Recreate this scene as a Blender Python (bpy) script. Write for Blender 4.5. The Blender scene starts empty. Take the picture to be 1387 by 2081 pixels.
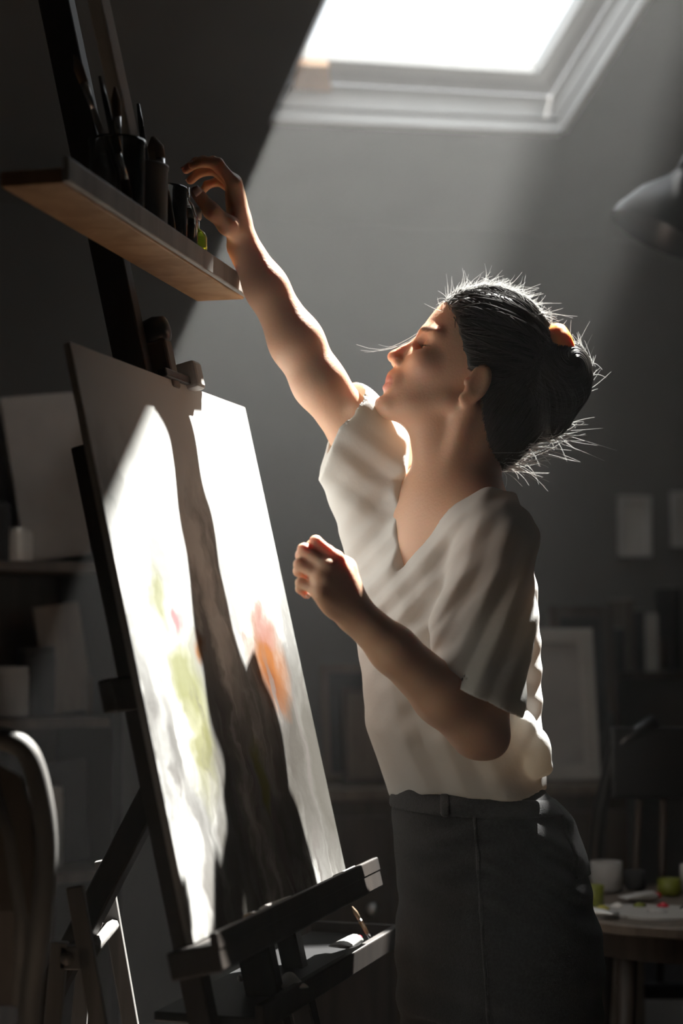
import bpy, bmesh, math, random
import numpy as np
from mathutils import Vector, Matrix, noise as mnoise

random.seed(7)
rng = np.random.default_rng(7)
S = bpy.context.scene
COL = S.collection
V = Vector

# ------------------------------------------------------------------ camera
FPX = 3600.0
PITCH = math.radians(4)
CAM = V((0, 0, 1.15))
FW = V((0, math.cos(PITCH), math.sin(PITCH)))
UP = V((0, -math.sin(PITCH), math.cos(PITCH)))
RT = V((1, 0, 0))
cd = bpy.data.cameras.new('camera')
cam = bpy.data.objects.new('camera', cd)
COL.objects.link(cam)
cam.location = CAM
cam.rotation_euler = (math.radians(94), 0, 0)
cd.sensor_fit = 'VERTICAL'
cd.sensor_height = 36
cd.sensor_width = 24
cd.lens = FPX * 36 / 2081
cd.clip_start = 0.05
cd.dof.use_dof = True
cd.dof.focus_distance = 2.48
cd.dof.aperture_fstop = 2.4
S.camera = cam


def ray(px, py):
    return RT * ((px - 693.5) / FPX) - UP * ((py - 1040.5) / FPX) + FW


def P(px, py, Y):
    """the place at distance Y into the room that is seen at this direction"""
    r = ray(px, py)
    return CAM + r * (Y / r.y)


def hit(px, py, q, n):
    r = ray(px, py)
    return CAM + r * ((q - CAM).dot(n) / r.dot(n))


# ------------------------------------------------------------------ light
SUN_DIR = V((-0.330, -0.57, -1.0)).normalized()
SUN_E = 46.0
SKY_E = 2.1
HAZE = 0.006
HAZE_BACK = 0.043
S.view_settings.view_transform = 'Standard'
S.view_settings.look = 'None'
S.view_settings.exposure = 0.0
S.view_settings.gamma = 1.0
S.view_settings.use_curve_mapping = False
try:
    S.cycles.use_denoising = True
    S.cycles.denoiser = 'OPENIMAGEDENOISE'
    S.cycles.volume_step_rate = 1.0
    S.cycles.max_bounces = 7
    S.cycles.diffuse_bounces = 4
    S.cycles.glossy_bounces = 3
    S.cycles.transmission_bounces = 6
    S.cycles.volume_bounces = 1
    S.cycles.transparent_max_bounces = 8
    S.cycles.caustics_reflective = False
    S.cycles.caustics_refractive = False
    S.cycles.sample_clamp_indirect = 3.0
    S.cycles.use_adaptive_sampling = True
    S.cycles.adaptive_threshold = 0.02
except Exception:
    pass
W = bpy.data.worlds.new('sky')
S.world = W
W.use_nodes = True
bg = W.node_tree.nodes['Background']
bg.inputs[0].default_value = (0.93, 0.96, 1.0, 1)
bg.inputs[1].default_value = SKY_E
sd = bpy.data.lights.new('sun', 'SUN')
sd.energy = SUN_E
sd.angle = math.radians(0.9)
sd.color = (1.0, 0.965, 0.91)
sun = bpy.data.objects.new('sun', sd)
COL.objects.link(sun)
sun.location = (1.6, 4.2, 6)
sun.rotation_euler = SUN_DIR.to_track_quat('-Z', 'Y').to_euler()


# ------------------------------------------------------------------ materials
def mat(name, col, rough=0.6, metal=0.0, nscale=0, namt=0.0, bump=0.0, bscale=60, trans=0.0, spec=0.5, sheen=0.0,
        sss=0.0, ssr=(1, .3, .15), coat=0.0):
    m = bpy.data.materials.new(name)
    m.use_nodes = True
    nt = m.node_tree
    b = nt.nodes['Principled BSDF']
    b.inputs['Base Color'].default_value = (*col, 1)
    b.inputs['Roughness'].default_value = rough
    b.inputs['Metallic'].default_value = metal
    b.inputs['Specular IOR Level'].default_value = spec
    if sheen:
        b.inputs['Sheen Weight'].default_value = sheen
    if coat:
        b.inputs['Coat Weight'].default_value = coat
    if trans:
        b.inputs['Transmission Weight'].default_value = trans
    if sss:
        b.inputs['Subsurface Weight'].default_value = sss
        b.inputs['Subsurface Radius'].default_value = ssr
        b.inputs['Subsurface Scale'].default_value = 0.012
    tc = nt.nodes.new('ShaderNodeTexCoord')
    if nscale:
        n = nt.nodes.new('ShaderNodeTexNoise')
        n.inputs['Scale'].default_value = nscale
        n.inputs['Detail'].default_value = 6
        nt.links.new(tc.outputs['Object'], n.inputs['Vector'])
        r = nt.nodes.new('ShaderNodeValToRGB')
        r.color_ramp.elements[0].position = 0.3
        r.color_ramp.elements[1].position = 0.7
        r.color_ramp.elements[0].color = (*[c * (1 - namt) for c in col], 1)
        r.color_ramp.elements[1].color = (*[min(1, c * (1 + namt)) for c in col], 1)
        nt.links.new(n.outputs['Fac'], r.inputs['Fac'])
        nt.links.new(r.outputs['Color'], b.inputs['Base Color'])
    if bump:
        n2 = nt.nodes.new('ShaderNodeTexNoise')
        n2.inputs['Scale'].default_value = bscale
        n2.inputs['Detail'].default_value = 4
        nt.links.new(tc.outputs['Object'], n2.inputs['Vector'])
        bp = nt.nodes.new('ShaderNodeBump')
        bp.inputs['Strength'].default_value = bump
        bp.inputs['Distance'].default_value = 0.004
        nt.links.new(n2.outputs['Fac'], bp.inputs['Height'])
        nt.links.new(bp.outputs['Normal'], b.inputs['Normal'])
    return m


def wood(name, c1, c2, scale=6, rough=0.55, coat=0.0):
    m = mat(name, c1, rough, coat=coat)
    nt = m.node_tree
    b = nt.nodes['Principled BSDF']
    tc = nt.nodes.new('ShaderNodeTexCoord')
    mp = nt.nodes.new('ShaderNodeMapping')
    mp.inputs['Scale'].default_value = (scale * 6, scale * 6, scale * .6)
    n = nt.nodes.new('ShaderNodeTexNoise')
    n.inputs['Scale'].default_value = 1.0
    n.inputs['Detail'].default_value = 7
    n.inputs['Distortion'].default_value = 0.6
    r = nt.nodes.new('ShaderNodeValToRGB')
    r.color_ramp.elements[0].position = 0.35
    r.color_ramp.elements[1].position = 0.65
    r.color_ramp.elements[0].color = (*c1, 1)
    r.color_ramp.elements[1].color = (*c2, 1)
    nt.links.new(tc.outputs['Object'], mp.inputs[0])
    nt.links.new(mp.outputs[0], n.inputs['Vector'])
    nt.links.new(n.outputs['Fac'], r.inputs['Fac'])
    nt.links.new(r.outputs['Color'], b.inputs['Base Color'])
    bp = nt.nodes.new('ShaderNodeBump')
    bp.inputs['Strength'].default_value = 0.25
    bp.inputs['Distance'].default_value = 0.002
    nt.links.new(n.outputs['Fac'], bp.inputs['Height'])
    nt.links.new(bp.outputs['Normal'], b.inputs['Normal'])
    return m


M = {
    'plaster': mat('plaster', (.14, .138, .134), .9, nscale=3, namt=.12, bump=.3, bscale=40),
    'white_paint': mat('white_paint', (.62, .615, .60), .7, nscale=5, namt=.06, bump=.15, bscale=30),
    'floorwood': wood('floor_boards', (.10, .07, .05), (.16, .11, .075), 2),
    'frame_wood': wood('window_pine', (.55, .27, .10), (.72, .38, .16), 4),
    'frame_grey': mat('window_grey', (.42, .42, .42), .5, nscale=8, namt=.1),
    'easel': wood('easel_wood', (.018, .014, .012), (.034, .026, .021), 5),
    'greywood': wood('grey_wood', (.36, .34, .32), (.50, .48, .45), 5),
    'shelf': wood('shelf_pine', (.34, .19, .09), (.46, .28, .15), 4),
    'metal': mat('clip_metal', (.6, .6, .6), .3, 1.0),
    'black': mat('black_paint', (.012, .012, .013), .35),
    'darkwood': wood('dark_wood', (.03, .022, .018), (.06, .045, .035), 5),
    'midwood': wood('mid_wood', (.09, .07, .055), (.15, .12, .095), 5),
    'framelight': mat('pale_frame', (.42, .41, .39), .5, nscale=10, namt=.1),
    'board': mat('paper_board', (.34, .33, .32), .85, nscale=6, namt=.2),
    'boardpale': mat('pale_board', (.62, .61, .58), .8, nscale=5, namt=.12),
    'dark': mat('dark_cloth', (.03, .03, .032), .9, nscale=10, namt=.3),
    'tube': mat('paint_tube', (.62, .62, .60), .35, .4, nscale=30, namt=.15),
    'white': mat('white_ceramic', (.75, .74, .71), .3),
    'red': mat('red_cap', (.55, .02, .04), .4),
    'olive': mat('olive_paint', (.15, .17, .015), .5),
    'yellow': mat('yellow_paint', (.40, .36, .04), .5),
    'bristle': mat('bristle', (.20, .13, .07), .8),
    'brushhandle': wood('brush_handle', (.25, .13, .06), (.4, .24, .12), 12, .35, .5),
    'brushblack': mat('brush_black', (.02, .02, .02), .25, coat=.5),
    'ferrule': mat('ferrule', (.75, .75, .76), .22, 1.0),
    'skin': None,
}


def glass_mat(name, tint=(1, 1, 1), rough=.02):
    m = bpy.data.materials.new(name)
    m.use_nodes = True
    b = m.node_tree.nodes['Principled BSDF']
    b.inputs['Base Color'].default_value = (*tint, 1)
    b.inputs['Roughness'].default_value = rough
    b.inputs['Transmission Weight'].default_value = 1
    b.inputs['IOR'].default_value = 1.45
    return m


M['glass'] = glass_mat('jar_glass', (.96, .98, .97))
M['greenglass'] = glass_mat('green_glass', (.45, .52, .12), .08)
# window glass: thin pane, lets sun and sky straight through
pm = bpy.data.materials.new('window_glass')
pm.use_nodes = True
nt = pm.node_tree
nt.nodes.clear()
o_ = nt.nodes.new('ShaderNodeOutputMaterial')
mx = nt.nodes.new('ShaderNodeMixShader')
tr = nt.nodes.new('ShaderNodeBsdfTransparent')
gl = nt.nodes.new('ShaderNodeBsdfGlossy')
gl.inputs['Roughness'].default_value = .02
tr.inputs[0].default_value = (.96, .97, .97, 1)
mx.inputs[0].default_value = .06
nt.links.new(tr.outputs[0], mx.inputs[1])
nt.links.new(gl.outputs[0], mx.inputs[2])
nt.links.new(mx.outputs[0], o_.inputs[0])
M['pane'] = pm


# ------------------------------------------------------------------ helpers
def obj(name, bm, m, parent=None, smooth=False, bevel=0.0, solid=0.0):
    me = bpy.data.meshes.new(name)
    bmesh.ops.recalc_face_normals(bm, faces=bm.faces)
    bm.to_mesh(me)
    bm.free()
    if smooth:
        me.polygons.foreach_set('use_smooth', [True] * len(me.polygons))
    me.materials.append(m)
    o = bpy.data.objects.new(name, me)
    COL.objects.link(o)
    if parent:
        o.parent = parent
        o.matrix_parent_inverse = parent.matrix_basis.inverted()
    if solid:
        s = o.modifiers.new('solid', 'SOLIDIFY')
        s.thickness = solid
        s.offset = 0
    if bevel:
        b = o.modifiers.new('bevel', 'BEVEL')
        b.width = bevel
        b.segments = 2
        b.limit_method = 'ANGLE'
    return o


def tag(o, label, cat, group=None, kind=None):
    o['label'] = label
    if cat:
        o['category'] = cat
    if group:
        o['group'] = group
    if kind:
        o['kind'] = kind
    return o


def thing(name, loc, label, cat, group=None):
    o = bpy.data.objects.new(name, None)
    o.empty_display_size = .05
    COL.objects.link(o)
    o.location = loc
    bpy.context.view_layer.update()
    return tag(o, label, cat, group)


def struct(o):
    o['kind'] = 'structure'
    return o


def basis(d, side=None):
    d = V(d).normalized()
    a = V(side) if side is not None else (V((0, 0, 1)) if abs(d.z) < .9 else V((1, 0, 0)))
    x = a.cross(d)
    if x.length < 1e-6:
        x = V((1, 0, 0)).cross(d)
    x.normalize()
    y = d.cross(x).normalized()
    return x, y, d


def add_obox(bm, c, ax, ay, az):
    """box from centre and three half-axis vectors"""
    vs = [bm.verts.new(V(c) + ax * i + ay * j + az * k) for i in (-1, 1) for j in (-1, 1) for k in (-1, 1)]
    for f in ((0, 1, 3, 2), (4, 6, 7, 5), (0, 4, 5, 1), (2, 3, 7, 6), (0, 2, 6, 4), (1, 5, 7, 3)):
        bm.faces.new([vs[i] for i in f])


def add_box(bm, lo, hi):
    lo, hi = V(lo), V(hi)
    c = (lo + hi) / 2
    h = (hi - lo) / 2
    add_obox(bm, c, V((h.x, 0, 0)), V((0, h.y, 0)), V((0, 0, h.z)))


def add_bar(bm, a, b, w, t, side=None):
    a, b = V(a), V(b)
    x, y, d = basis(b - a, side)
    add_obox(bm, (a + b) / 2, x * w / 2, y * t / 2, d * (b - a).length / 2)


def add_tube(bm, pts, rads, n=12, caps=True):
    pts = [V(p) for p in pts]
    if not hasattr(rads, '__len__'):
        rads = [rads] * len(pts)
    rings = []
    px = None
    for i, p in enumerate(pts):
        d = (pts[min(i + 1, len(pts) - 1)] - pts[max(i - 1, 0)]).normalized()
        if px is None:
            x, y, _ = basis(d)
        else:
            x = (px - d * px.dot(d)).normalized()
            y = d.cross(x)
        px = x
        rings.append([bm.verts.new(p + (x * math.cos(2 * math.pi * k / n) + y * math.sin(2 * math.pi * k / n)) * rads[i])
                      for k in range(n)])
    for a, b in zip(rings, rings[1:]):
        for k in range(n):
            bm.faces.new((a[k], a[(k + 1) % n], b[(k + 1) % n], b[k]))
    if caps:
        bm.faces.new(rings[0][::-1])
        bm.faces.new(rings[-1])


def add_lathe(bm, base, axis, prof, n=28, cap0=True, cap1=True):
    x, y, d = basis(axis)
    rings = []
    for r, h in prof:
        rings.append([bm.verts.new(V(base) + d * h + (x * math.cos(2 * math.pi * k / n) + y * math.sin(2 * math.pi * k / n)) * max(r, 1e-4))
                      for k in range(n)])
    for a, b in zip(rings, rings[1:]):
        for k in range(n):
            bm.faces.new((a[k], a[(k + 1) % n], b[(k + 1) % n], b[k]))
    if cap0:
        bm.faces.new(rings[0][::-1])
    if cap1:
        bm.faces.new(rings[-1])


def B(fn, *a, **k):
    bm = bmesh.new()
    fn(bm, *a, **k)
    return bm


def quad_slab(bm, q, n, t):
    """thick slab: quad q (4 points), pushed t along n"""
    a = [bm.verts.new(V(p)) for p in q]
    b = [bm.verts.new(V(p) + n * t) for p in q]
    bm.faces.new(a)
    bm.faces.new(b[::-1])
    for i in range(4):
        j = (i + 1) % 4
        bm.faces.new((a[i], b[i], b[j], a[j]))


# ------------------------------------------------------------------ room shell
AZ = math.radians(-15)
SL = math.radians(28)
dh = V((math.sin(AZ), math.cos(AZ), 0))           # away from the camera, down the roof slope
rt = V((math.cos(AZ), -math.sin(AZ), 0))          # along the eaves
vs_ = -dh * math.cos(SL) + V((0, 0, 1)) * math.sin(SL)   # up the slope
cn = V((0, 0, 1)) * math.cos(SL) + dh * math.sin(SL)     # outward (up) normal of the roof
Q0 = P(550, 243, 4.5)
cBL = Q0
cBR = hit(1139, 268, Q0, cn)
cTLd = (hit(657, 0, Q0, cn) - cBL).normalized()
cTRd = (hit(1309, 0, Q0, cn) - cBR).normalized()
WL = 1.74
V1 = .70                                   # lower roof window: this long up the slope
V2 = .78                                   # added unseen upper window starts here, wider rightward so sun reaches her back
XW = .12
hole1 = [cBL, cBR, cBR + cTRd * V1, cBL + cTLd * V1]
added_hole = [cBL + cTLd * V2, cBR + cTRd * V2 + rt * XW, cBR + cTRd * WL + rt * XW, cBL + cTLd * WL]


def roof_uv(p):
    d = p - Q0
    return d.dot(rt), d.dot(vs_)


def roof_pt(u, v):
    return Q0 + rt * u + vs_ * v


J = hit(693, 455, Q0, cn)                          # eaves line seen below the skylight
v_eave = roof_uv(J)[1]
z_ridge = 3.5
v_ridge = (z_ridge - Q0.z) / vs_.z
U0, U1 = -2.4, 2.3
outer = [roof_pt(U0, v_eave), roof_pt(U1, v_eave), roof_pt(U1, v_ridge), roof_pt(U0, v_ridge)]
bm = bmesh.new()
vv = [v_eave] + [roof_uv(p)[1] for p in (hole1[0], hole1[3], added_hole[0], added_hole[3])] + [v_ridge]
vr = [v_eave] + [roof_uv(p)[1] for p in (hole1[1], hole1[2], added_hole[1], added_hole[2])] + [v_ridge]
for off in (0, .05):
    o_v = lambda p: bm.verts.new(p + cn * off)
    L = [o_v(roof_pt(U0, v)) for v in vv]
    R_ = [o_v(roof_pt(U1, v)) for v in vr]
    a = [o_v(p) for p in hole1]
    c = [o_v(p) for p in added_hole]
    for f in ((L[0], R_[0], R_[1], a[1], a[0], L[1]), (L[1], a[0], a[3], L[2]), (a[1], R_[1], R_[2], a[2]),
              (L[2], a[3], a[2], R_[2], R_[3], c[1], c[0], L[3]), (L[3], c[0], c[3], L[4]), (c[1], R_[3], R_[4], c[2]),
              (L[4], c[3], c[2], R_[4], R_[5], L[5])):
        bm.faces.new(f)
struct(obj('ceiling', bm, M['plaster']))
# rear slope over the camera
eL, eR = outer[3], outer[2]
back_dir = (-dh * math.cos(SL) - V((0, 0, 1)) * math.sin(SL))
RL = 3.6
struct(obj('ceiling_rear', B(quad_slab, [eL, eR, eR + back_dir * RL, eL + back_dir * RL],
                             (V((0, 0, 1)) * math.cos(SL) - dh * math.sin(SL)), .05), M['plaster']))
kneeL, kneeR = outer[0], outer[1]


def flat(p, z=0.0):
    return V((p.x, p.y, z))


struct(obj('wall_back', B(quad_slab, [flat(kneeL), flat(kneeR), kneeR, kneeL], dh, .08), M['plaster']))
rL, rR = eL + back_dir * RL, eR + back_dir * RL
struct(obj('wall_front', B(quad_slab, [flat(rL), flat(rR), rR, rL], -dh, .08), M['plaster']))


def gable(name, a, b, c, n):
    bm = bmesh.new()
    pts = [flat(a), flat(c), c, b, a]
    v1 = [bm.verts.new(p) for p in pts]
    v2 = [bm.verts.new(p + n * .08) for p in pts]
    bm.faces.new(v1)
    bm.faces.new(v2[::-1])
    for i in range(5):
        j = (i + 1) % 5
        bm.faces.new((v1[i], v2[i], v2[j], v1[j]))
    struct(obj(name, bm, M['plaster']))


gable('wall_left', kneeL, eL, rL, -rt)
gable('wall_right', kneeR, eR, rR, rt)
struct(obj('floor', B(quad_slab, [flat(kneeL), flat(kneeR), flat(rR), flat(rL)], V((0, 0, -1)), .1), M['floorwood']))
struct(obj('baseboard_back', B(quad_slab, [flat(kneeL) - dh * .001, flat(kneeR) - dh * .001,
                                            flat(kneeR, .12) - dh * .001, flat(kneeL, .12) - dh * .001], -dh, .015), M['white_paint']))

# roof window and the added one above: splayed reveal, frame, sash, pane
RD = .17
Qf = Q0 + cn * RD
fBL = hit(592, 166, Qf, cn)
fBR = hit(1118, 196, Qf, cn)
pBL = hit(604, 112, Qf, cn)
pBR = hit(1092, 143, Qf, cn)


def frame_ring(outer4, inner4, n, t):
    bm = bmesh.new()
    for i in range(4):
        j = (i + 1) % 4
        quad_slab(bm, [outer4[i], outer4[j], inner4[j], inner4[i]], n, t)
    return bm


def roof_window(idx, hole, inn, pq):
    bm = bmesh.new()
    for i in range(4):
        j = (i + 1) % 4
        a, b, c, d = hole[i], hole[j], inn[j], inn[i]
        mid = (hole[0] + hole[2]) / 2
        n = (b - a).cross(d - a).normalized()
        if n.dot(mid - a) > 0:
            n = -n
        quad_slab(bm, [a, b, c, d], n, .015)
    struct(obj('trim_%d' % idx, bm, M['white_paint']))
    mid4 = [a.lerp(b, .62) for a, b in zip(inn, pq)]
    o = struct(obj('window_%d' % idx, frame_ring(inn, mid4, cn, .05), M['frame_grey'], bevel=.003))
    obj('window_sash', frame_ring([p - cn * .012 for p in mid4], [p - cn * .012 for p in pq], cn, .05), M['white_paint'], o, bevel=.004)
    obj('pane', B(quad_slab, [p + cn * .02 for p in pq], cn, .004), M['pane'], o)
    # daylight portal filling the pane
    pl = bpy.data.lights.new('skylight_portal', 'AREA')
    pl.shape = 'RECTANGLE'
    pl.size = (pq[1] - pq[0]).length + .06
    pl.size_y = (pq[3] - pq[0]).length + .04
    pl.cycles.is_portal = True
    po = bpy.data.objects.new('skylight_portal', pl)
    COL.objects.link(po)
    po.location = sum(pq, V()) / 4 + cn * .06
    po.rotation_euler = Matrix((rt, vs_, cn)).transposed().to_euler()
    return o


w1 = roof_window(1, hole1, [fBL, fBR, fBR + cTRd * (V1 - .02), fBL + cTLd * (V1 - .02)],
                 [pBL, pBR, pBR + cTRd * (V1 - .10), pBL + cTLd * (V1 - .10)])
roof_window(2, added_hole, [fBL + cTLd * V2, fBR + cTRd * V2 + rt * XW, fBR + cTRd * (WL - .02) + rt * XW, fBL + cTLd * (WL - .02)],
            [pBL + cTLd * V2, pBR + cTRd * V2 + rt * XW, pBR + cTRd * (WL - .14) + rt * XW, pBL + cTLd * (WL - .14)])  # upper window is out of view, added to throw sun on the tee's back
# pine strip showing at the lower left corner
a0, b0 = fBL.lerp(fBR, .0), fBL.lerp(fBR, .145)
c0, d0 = pBL.lerp(pBR, .12), pBL
obj('pine_corner', B(quad_slab, [a0 - cn * .035, b0 - cn * .035, c0 - cn * .035, d0 - cn * .035], cn, .022), M['frame_wood'], w1)
M['greychair'] = wood('weathered_wood', (.14, .135, .13), (.22, .21, .20), 5)
# ------------------------------------------------------------------ easel with painting
KA = math.radians(16)
kd = V((math.sin(KA), math.cos(KA), 0))                    # along the painting, away from the camera
TH = math.radians(13)
ku = V((0, 0, 1)) * math.cos(TH) + V((-math.cos(KA), math.sin(KA), 0)) * math.sin(TH)   # up the painting
kn = kd.cross(ku).normalized()                              # out of the painted face
K0 = V((-.17, 2.05, .80))
KW, KH = .635, .718


def K(u, v, w=0.0):
    return K0 + kd * u + ku * v + kn * w


def kuv(px, py):
    p = hit(px, py, K0, kn) - K0
    return p.dot(kd), p.dot(ku)


def painting_material():
    m = mat('watercolour', (.6, .6, .6), 1.0, spec=.03)
    nt = m.node_tree
    b = nt.nodes['Principled BSDF']
    uvn = nt.nodes.new('ShaderNodeUVMap')
    n1 = nt.nodes.new('ShaderNodeTexNoise')
    n1.inputs['Scale'].default_value = 7
    n1.inputs['Detail'].default_value = 6
    nt.links.new(uvn.outputs[0], n1.inputs['Vector'])
    cur = [None]

    def rgb(c):
        n = nt.nodes.new('ShaderNodeRGB')
        n.outputs[0].default_value = (*c, 1)
        return n.outputs[0]
    cur[0] = rgb((.74, .74, .72))

    def math_(op, a, bb=None, cl=False):
        n = nt.nodes.new('ShaderNodeMath')
        n.operation = op
        n.use_clamp = cl
        for i, x in enumerate((a, bb)):
            if x is None:
                continue
            if isinstance(x, (int, float)):
                n.inputs[i].default_value = x
            else:
                nt.links.new(x, n.inputs[i])
        return n.outputs[0]

    def warped(sx, sy, amt, sc):
        nn = nt.nodes.new('ShaderNodeTexNoise')
        nn.inputs['Scale'].default_value = sc
        nn.inputs['Detail'].default_value = 5
        nt.links.new(uvn.outputs[0], nn.inputs['Vector'])
        sub = nt.nodes.new('ShaderNodeVectorMath')
        sub.operation = 'SUBTRACT'
        nt.links.new(nn.outputs['Color'], sub.inputs[0])
        sub.inputs[1].default_value = (.5, .5, .5)
        scl = nt.nodes.new('ShaderNodeVectorMath')
        scl.operation = 'SCALE'
        nt.links.new(sub.outputs[0], scl.inputs[0])
        scl.inputs['Scale'].default_value = amt
        add = nt.nodes.new('ShaderNodeVectorMath')
        nt.links.new(uvn.outputs[0], add.inputs[0])
        nt.links.new(scl.outputs[0], add.inputs[1])
        return add.outputs[0]
    wv = warped(1, 1, .10, 14)

    def blob(c, u, v, ru, rv, strength=.9, soft=.5):
        mp = nt.nodes.new('ShaderNodeMapping')
        mp.vector_type = 'TEXTURE'
        mp.inputs['Location'].default_value = (u, v, 0)
        mp.inputs['Scale'].default_value = (ru, rv, 1)
        nt.links.new(wv, mp.inputs[0])
        ln = nt.nodes.new('ShaderNodeVectorMath')
        ln.operation = 'LENGTH'
        nt.links.new(mp.outputs[0], ln.inputs[0])
        f = math_('SUBTRACT', 1.0, ln.outputs['Value'])
        f = math_('DIVIDE', f, soft, True)
        f = math_('MULTIPLY', f, strength)
        mxn = nt.nodes.new('ShaderNodeMix')
        mxn.data_type = 'RGBA'
        nt.links.new(f, mxn.inputs[0])
        nt.links.new(cur[0], mxn.inputs[6])
        mxn.inputs[7].default_value = (*c, 1)
        cur[0] = mxn.outputs[2]

    def wash(c, sx, sy, lo, hi, v0, v1, strength):
        mp = nt.nodes.new('ShaderNodeMapping')
        mp.inputs['Scale'].default_value = (sx, sy, 1)
        nt.links.new(wv, mp.inputs[0])
        nn = nt.nodes.new('ShaderNodeTexNoise')
        nn.inputs['Scale'].default_value = 1
        nn.inputs['Detail'].default_value = 6
        nt.links.new(mp.outputs[0], nn.inputs['Vector'])
        mr = nt.nodes.new('ShaderNodeMapRange')
        mr.inputs['From Min'].default_value = lo
        mr.inputs['From Max'].default_value = hi
        nt.links.new(nn.outputs['Fac'], mr.inputs[0])
        sp = nt.nodes.new('ShaderNodeSeparateXYZ')
        nt.links.new(wv, sp.inputs[0])
        m2 = nt.nodes.new('ShaderNodeMapRange')
        m2.inputs['From Min'].default_value = v0
        m2.inputs['From Max'].default_value = v1
        nt.links.new(sp.outputs['Y'], m2.inputs[0])
        f = math_('MULTIPLY', mr.outputs[0], m2.outputs[0])
        f = math_('MULTIPLY', f, strength)
        mxn = nt.nodes.new('ShaderNodeMix')
        mxn.data_type = 'RGBA'
        nt.links.new(f, mxn.inputs[0])
        nt.links.new(cur[0], mxn.inputs[6])
        mxn.inputs[7].default_value = (*c, 1)
        cur[0] = mxn.outputs[2]
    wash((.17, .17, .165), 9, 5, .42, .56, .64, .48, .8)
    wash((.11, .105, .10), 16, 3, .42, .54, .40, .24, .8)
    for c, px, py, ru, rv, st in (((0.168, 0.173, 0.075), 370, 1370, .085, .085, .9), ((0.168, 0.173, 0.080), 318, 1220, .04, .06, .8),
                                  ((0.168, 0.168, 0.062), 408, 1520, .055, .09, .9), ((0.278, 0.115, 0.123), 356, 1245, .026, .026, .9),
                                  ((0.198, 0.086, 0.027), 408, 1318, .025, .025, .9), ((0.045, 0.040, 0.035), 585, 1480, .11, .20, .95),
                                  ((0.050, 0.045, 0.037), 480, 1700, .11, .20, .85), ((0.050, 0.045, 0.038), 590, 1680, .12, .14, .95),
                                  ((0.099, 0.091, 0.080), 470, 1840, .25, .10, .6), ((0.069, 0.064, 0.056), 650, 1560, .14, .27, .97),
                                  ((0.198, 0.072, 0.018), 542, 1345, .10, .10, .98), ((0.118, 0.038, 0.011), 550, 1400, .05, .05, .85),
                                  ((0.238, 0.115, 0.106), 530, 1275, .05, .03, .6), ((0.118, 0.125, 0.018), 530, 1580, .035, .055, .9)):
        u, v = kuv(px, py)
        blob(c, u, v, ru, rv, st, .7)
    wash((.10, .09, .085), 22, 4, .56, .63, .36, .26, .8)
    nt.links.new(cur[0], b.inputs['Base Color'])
    bp = nt.nodes.new('ShaderNodeBump')
    bp.inputs['Strength'].default_value = .3
    bp.inputs['Distance'].default_value = .001
    n1.inputs['Scale'].default_value = 90
    nt.links.new(n1.outputs['Fac'], bp.inputs['Height'])
    nt.links.new(bp.outputs['Normal'], b.inputs['Normal'])
    return m


# painting: face with uv in metres, on a thin board
pt_ = thing('painting', K0, 'loose watercolour on a pale board clamped to the easel, lit by a shaft of sun', 'painting')
bm = bmesh.new()
uvl = bm.loops.layers.uv.new('UVMap')
NU, NV = 12, 14
g = [[bm.verts.new(K(KW * i / NU, KH * j / NV, .0015)) for j in range(NV + 1)] for i in range(NU + 1)]
for i in range(NU):
    for j in range(NV):
        f = bm.faces.new((g[i][j], g[i + 1][j], g[i + 1][j + 1], g[i][j + 1]))
        for lp, (a, b) in zip(f.loops, ((i, j), (i + 1, j), (i + 1, j + 1), (i, j + 1))):
            lp[uvl].uv = (KW * a / NU, KH * b / NV)
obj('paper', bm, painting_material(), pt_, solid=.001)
obj('backing_board', B(add_obox, K(KW / 2, KH / 2, -.004), kd * KW / 2, ku * KH / 2, kn * .004), M['board'], pt_, bevel=.001)

ez = thing('easel', V((K0.x, K0.y + .3, 0)), 'dark wooden studio easel leaning back, holding the watercolour', 'easel')
# ledge under the painting
led = B(add_obox, K(KW / 2 + .0, -.018, .012), kd * (KW / 2 + .035), ku * .016, kn * .032)
obj('ledge', led, M['easel'], ez, bevel=.003)
obj('ledge_lip', B(add_obox, K(KW / 2, .0, .040), kd * (KW / 2 + .035), ku * .010, kn * .005), M['easel'], ez, bevel=.002)
# mast and side rails behind the board
um = kuv(332, 762)[0]
obj('mast', B(add_bar, K(um, -.85, -.04), K(um, 1.30, -.04), .028, .045, kn), M['easel'], ez, bevel=.003)
obj('upright', B(add_bar, K(um - .17, -.75, -.062), K(um - .17, .62, -.062), .03, .03, kn), M['easel'], ez, bevel=.003)
obj('upright', B(add_bar, K(um + .2, -.75, -.062), K(um + .2, .40, -.062), .03, .03, kn), M['easel'], ez, bevel=.003)
obj('crossbar', B(add_obox, K(um, .30, -.062), kd * .26, ku * .02, kn * .010), M['easel'], ez, bevel=.003)
obj('crossbar', B(add_obox, K(um, -.30, -.055), kd * .28, ku * .025, kn * .012), M['easel'], ez, bevel=.003)
# top clamp on the mast
cl = obj('clamp', B(add_obox, K(um + .035, KH + .025, -.015), kd * .014, ku * .035, kn * .02), M['midwood'], ez, bevel=.004)
obj('clamp_block', B(add_obox, K(um + .095, KH + .014, .004), kd * .016, ku * .020, kn * .016), M['greywood'], cl, bevel=.005)
obj('clamp_knob', B(add_lathe, K(um + .035, KH + .075, -.01), kn, [(.004, -.02), (.018, -.018), (.021, 0), (.018, .016), (.006, .02)], 14), M['black'], cl, smooth=True)
obj('clamp_arm', B(add_bar, K(um - .01, KH + .006, .002), K(um + .13, KH + .006, .002), .012, .014, kn), M['easel'], cl, bevel=.002)
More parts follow.
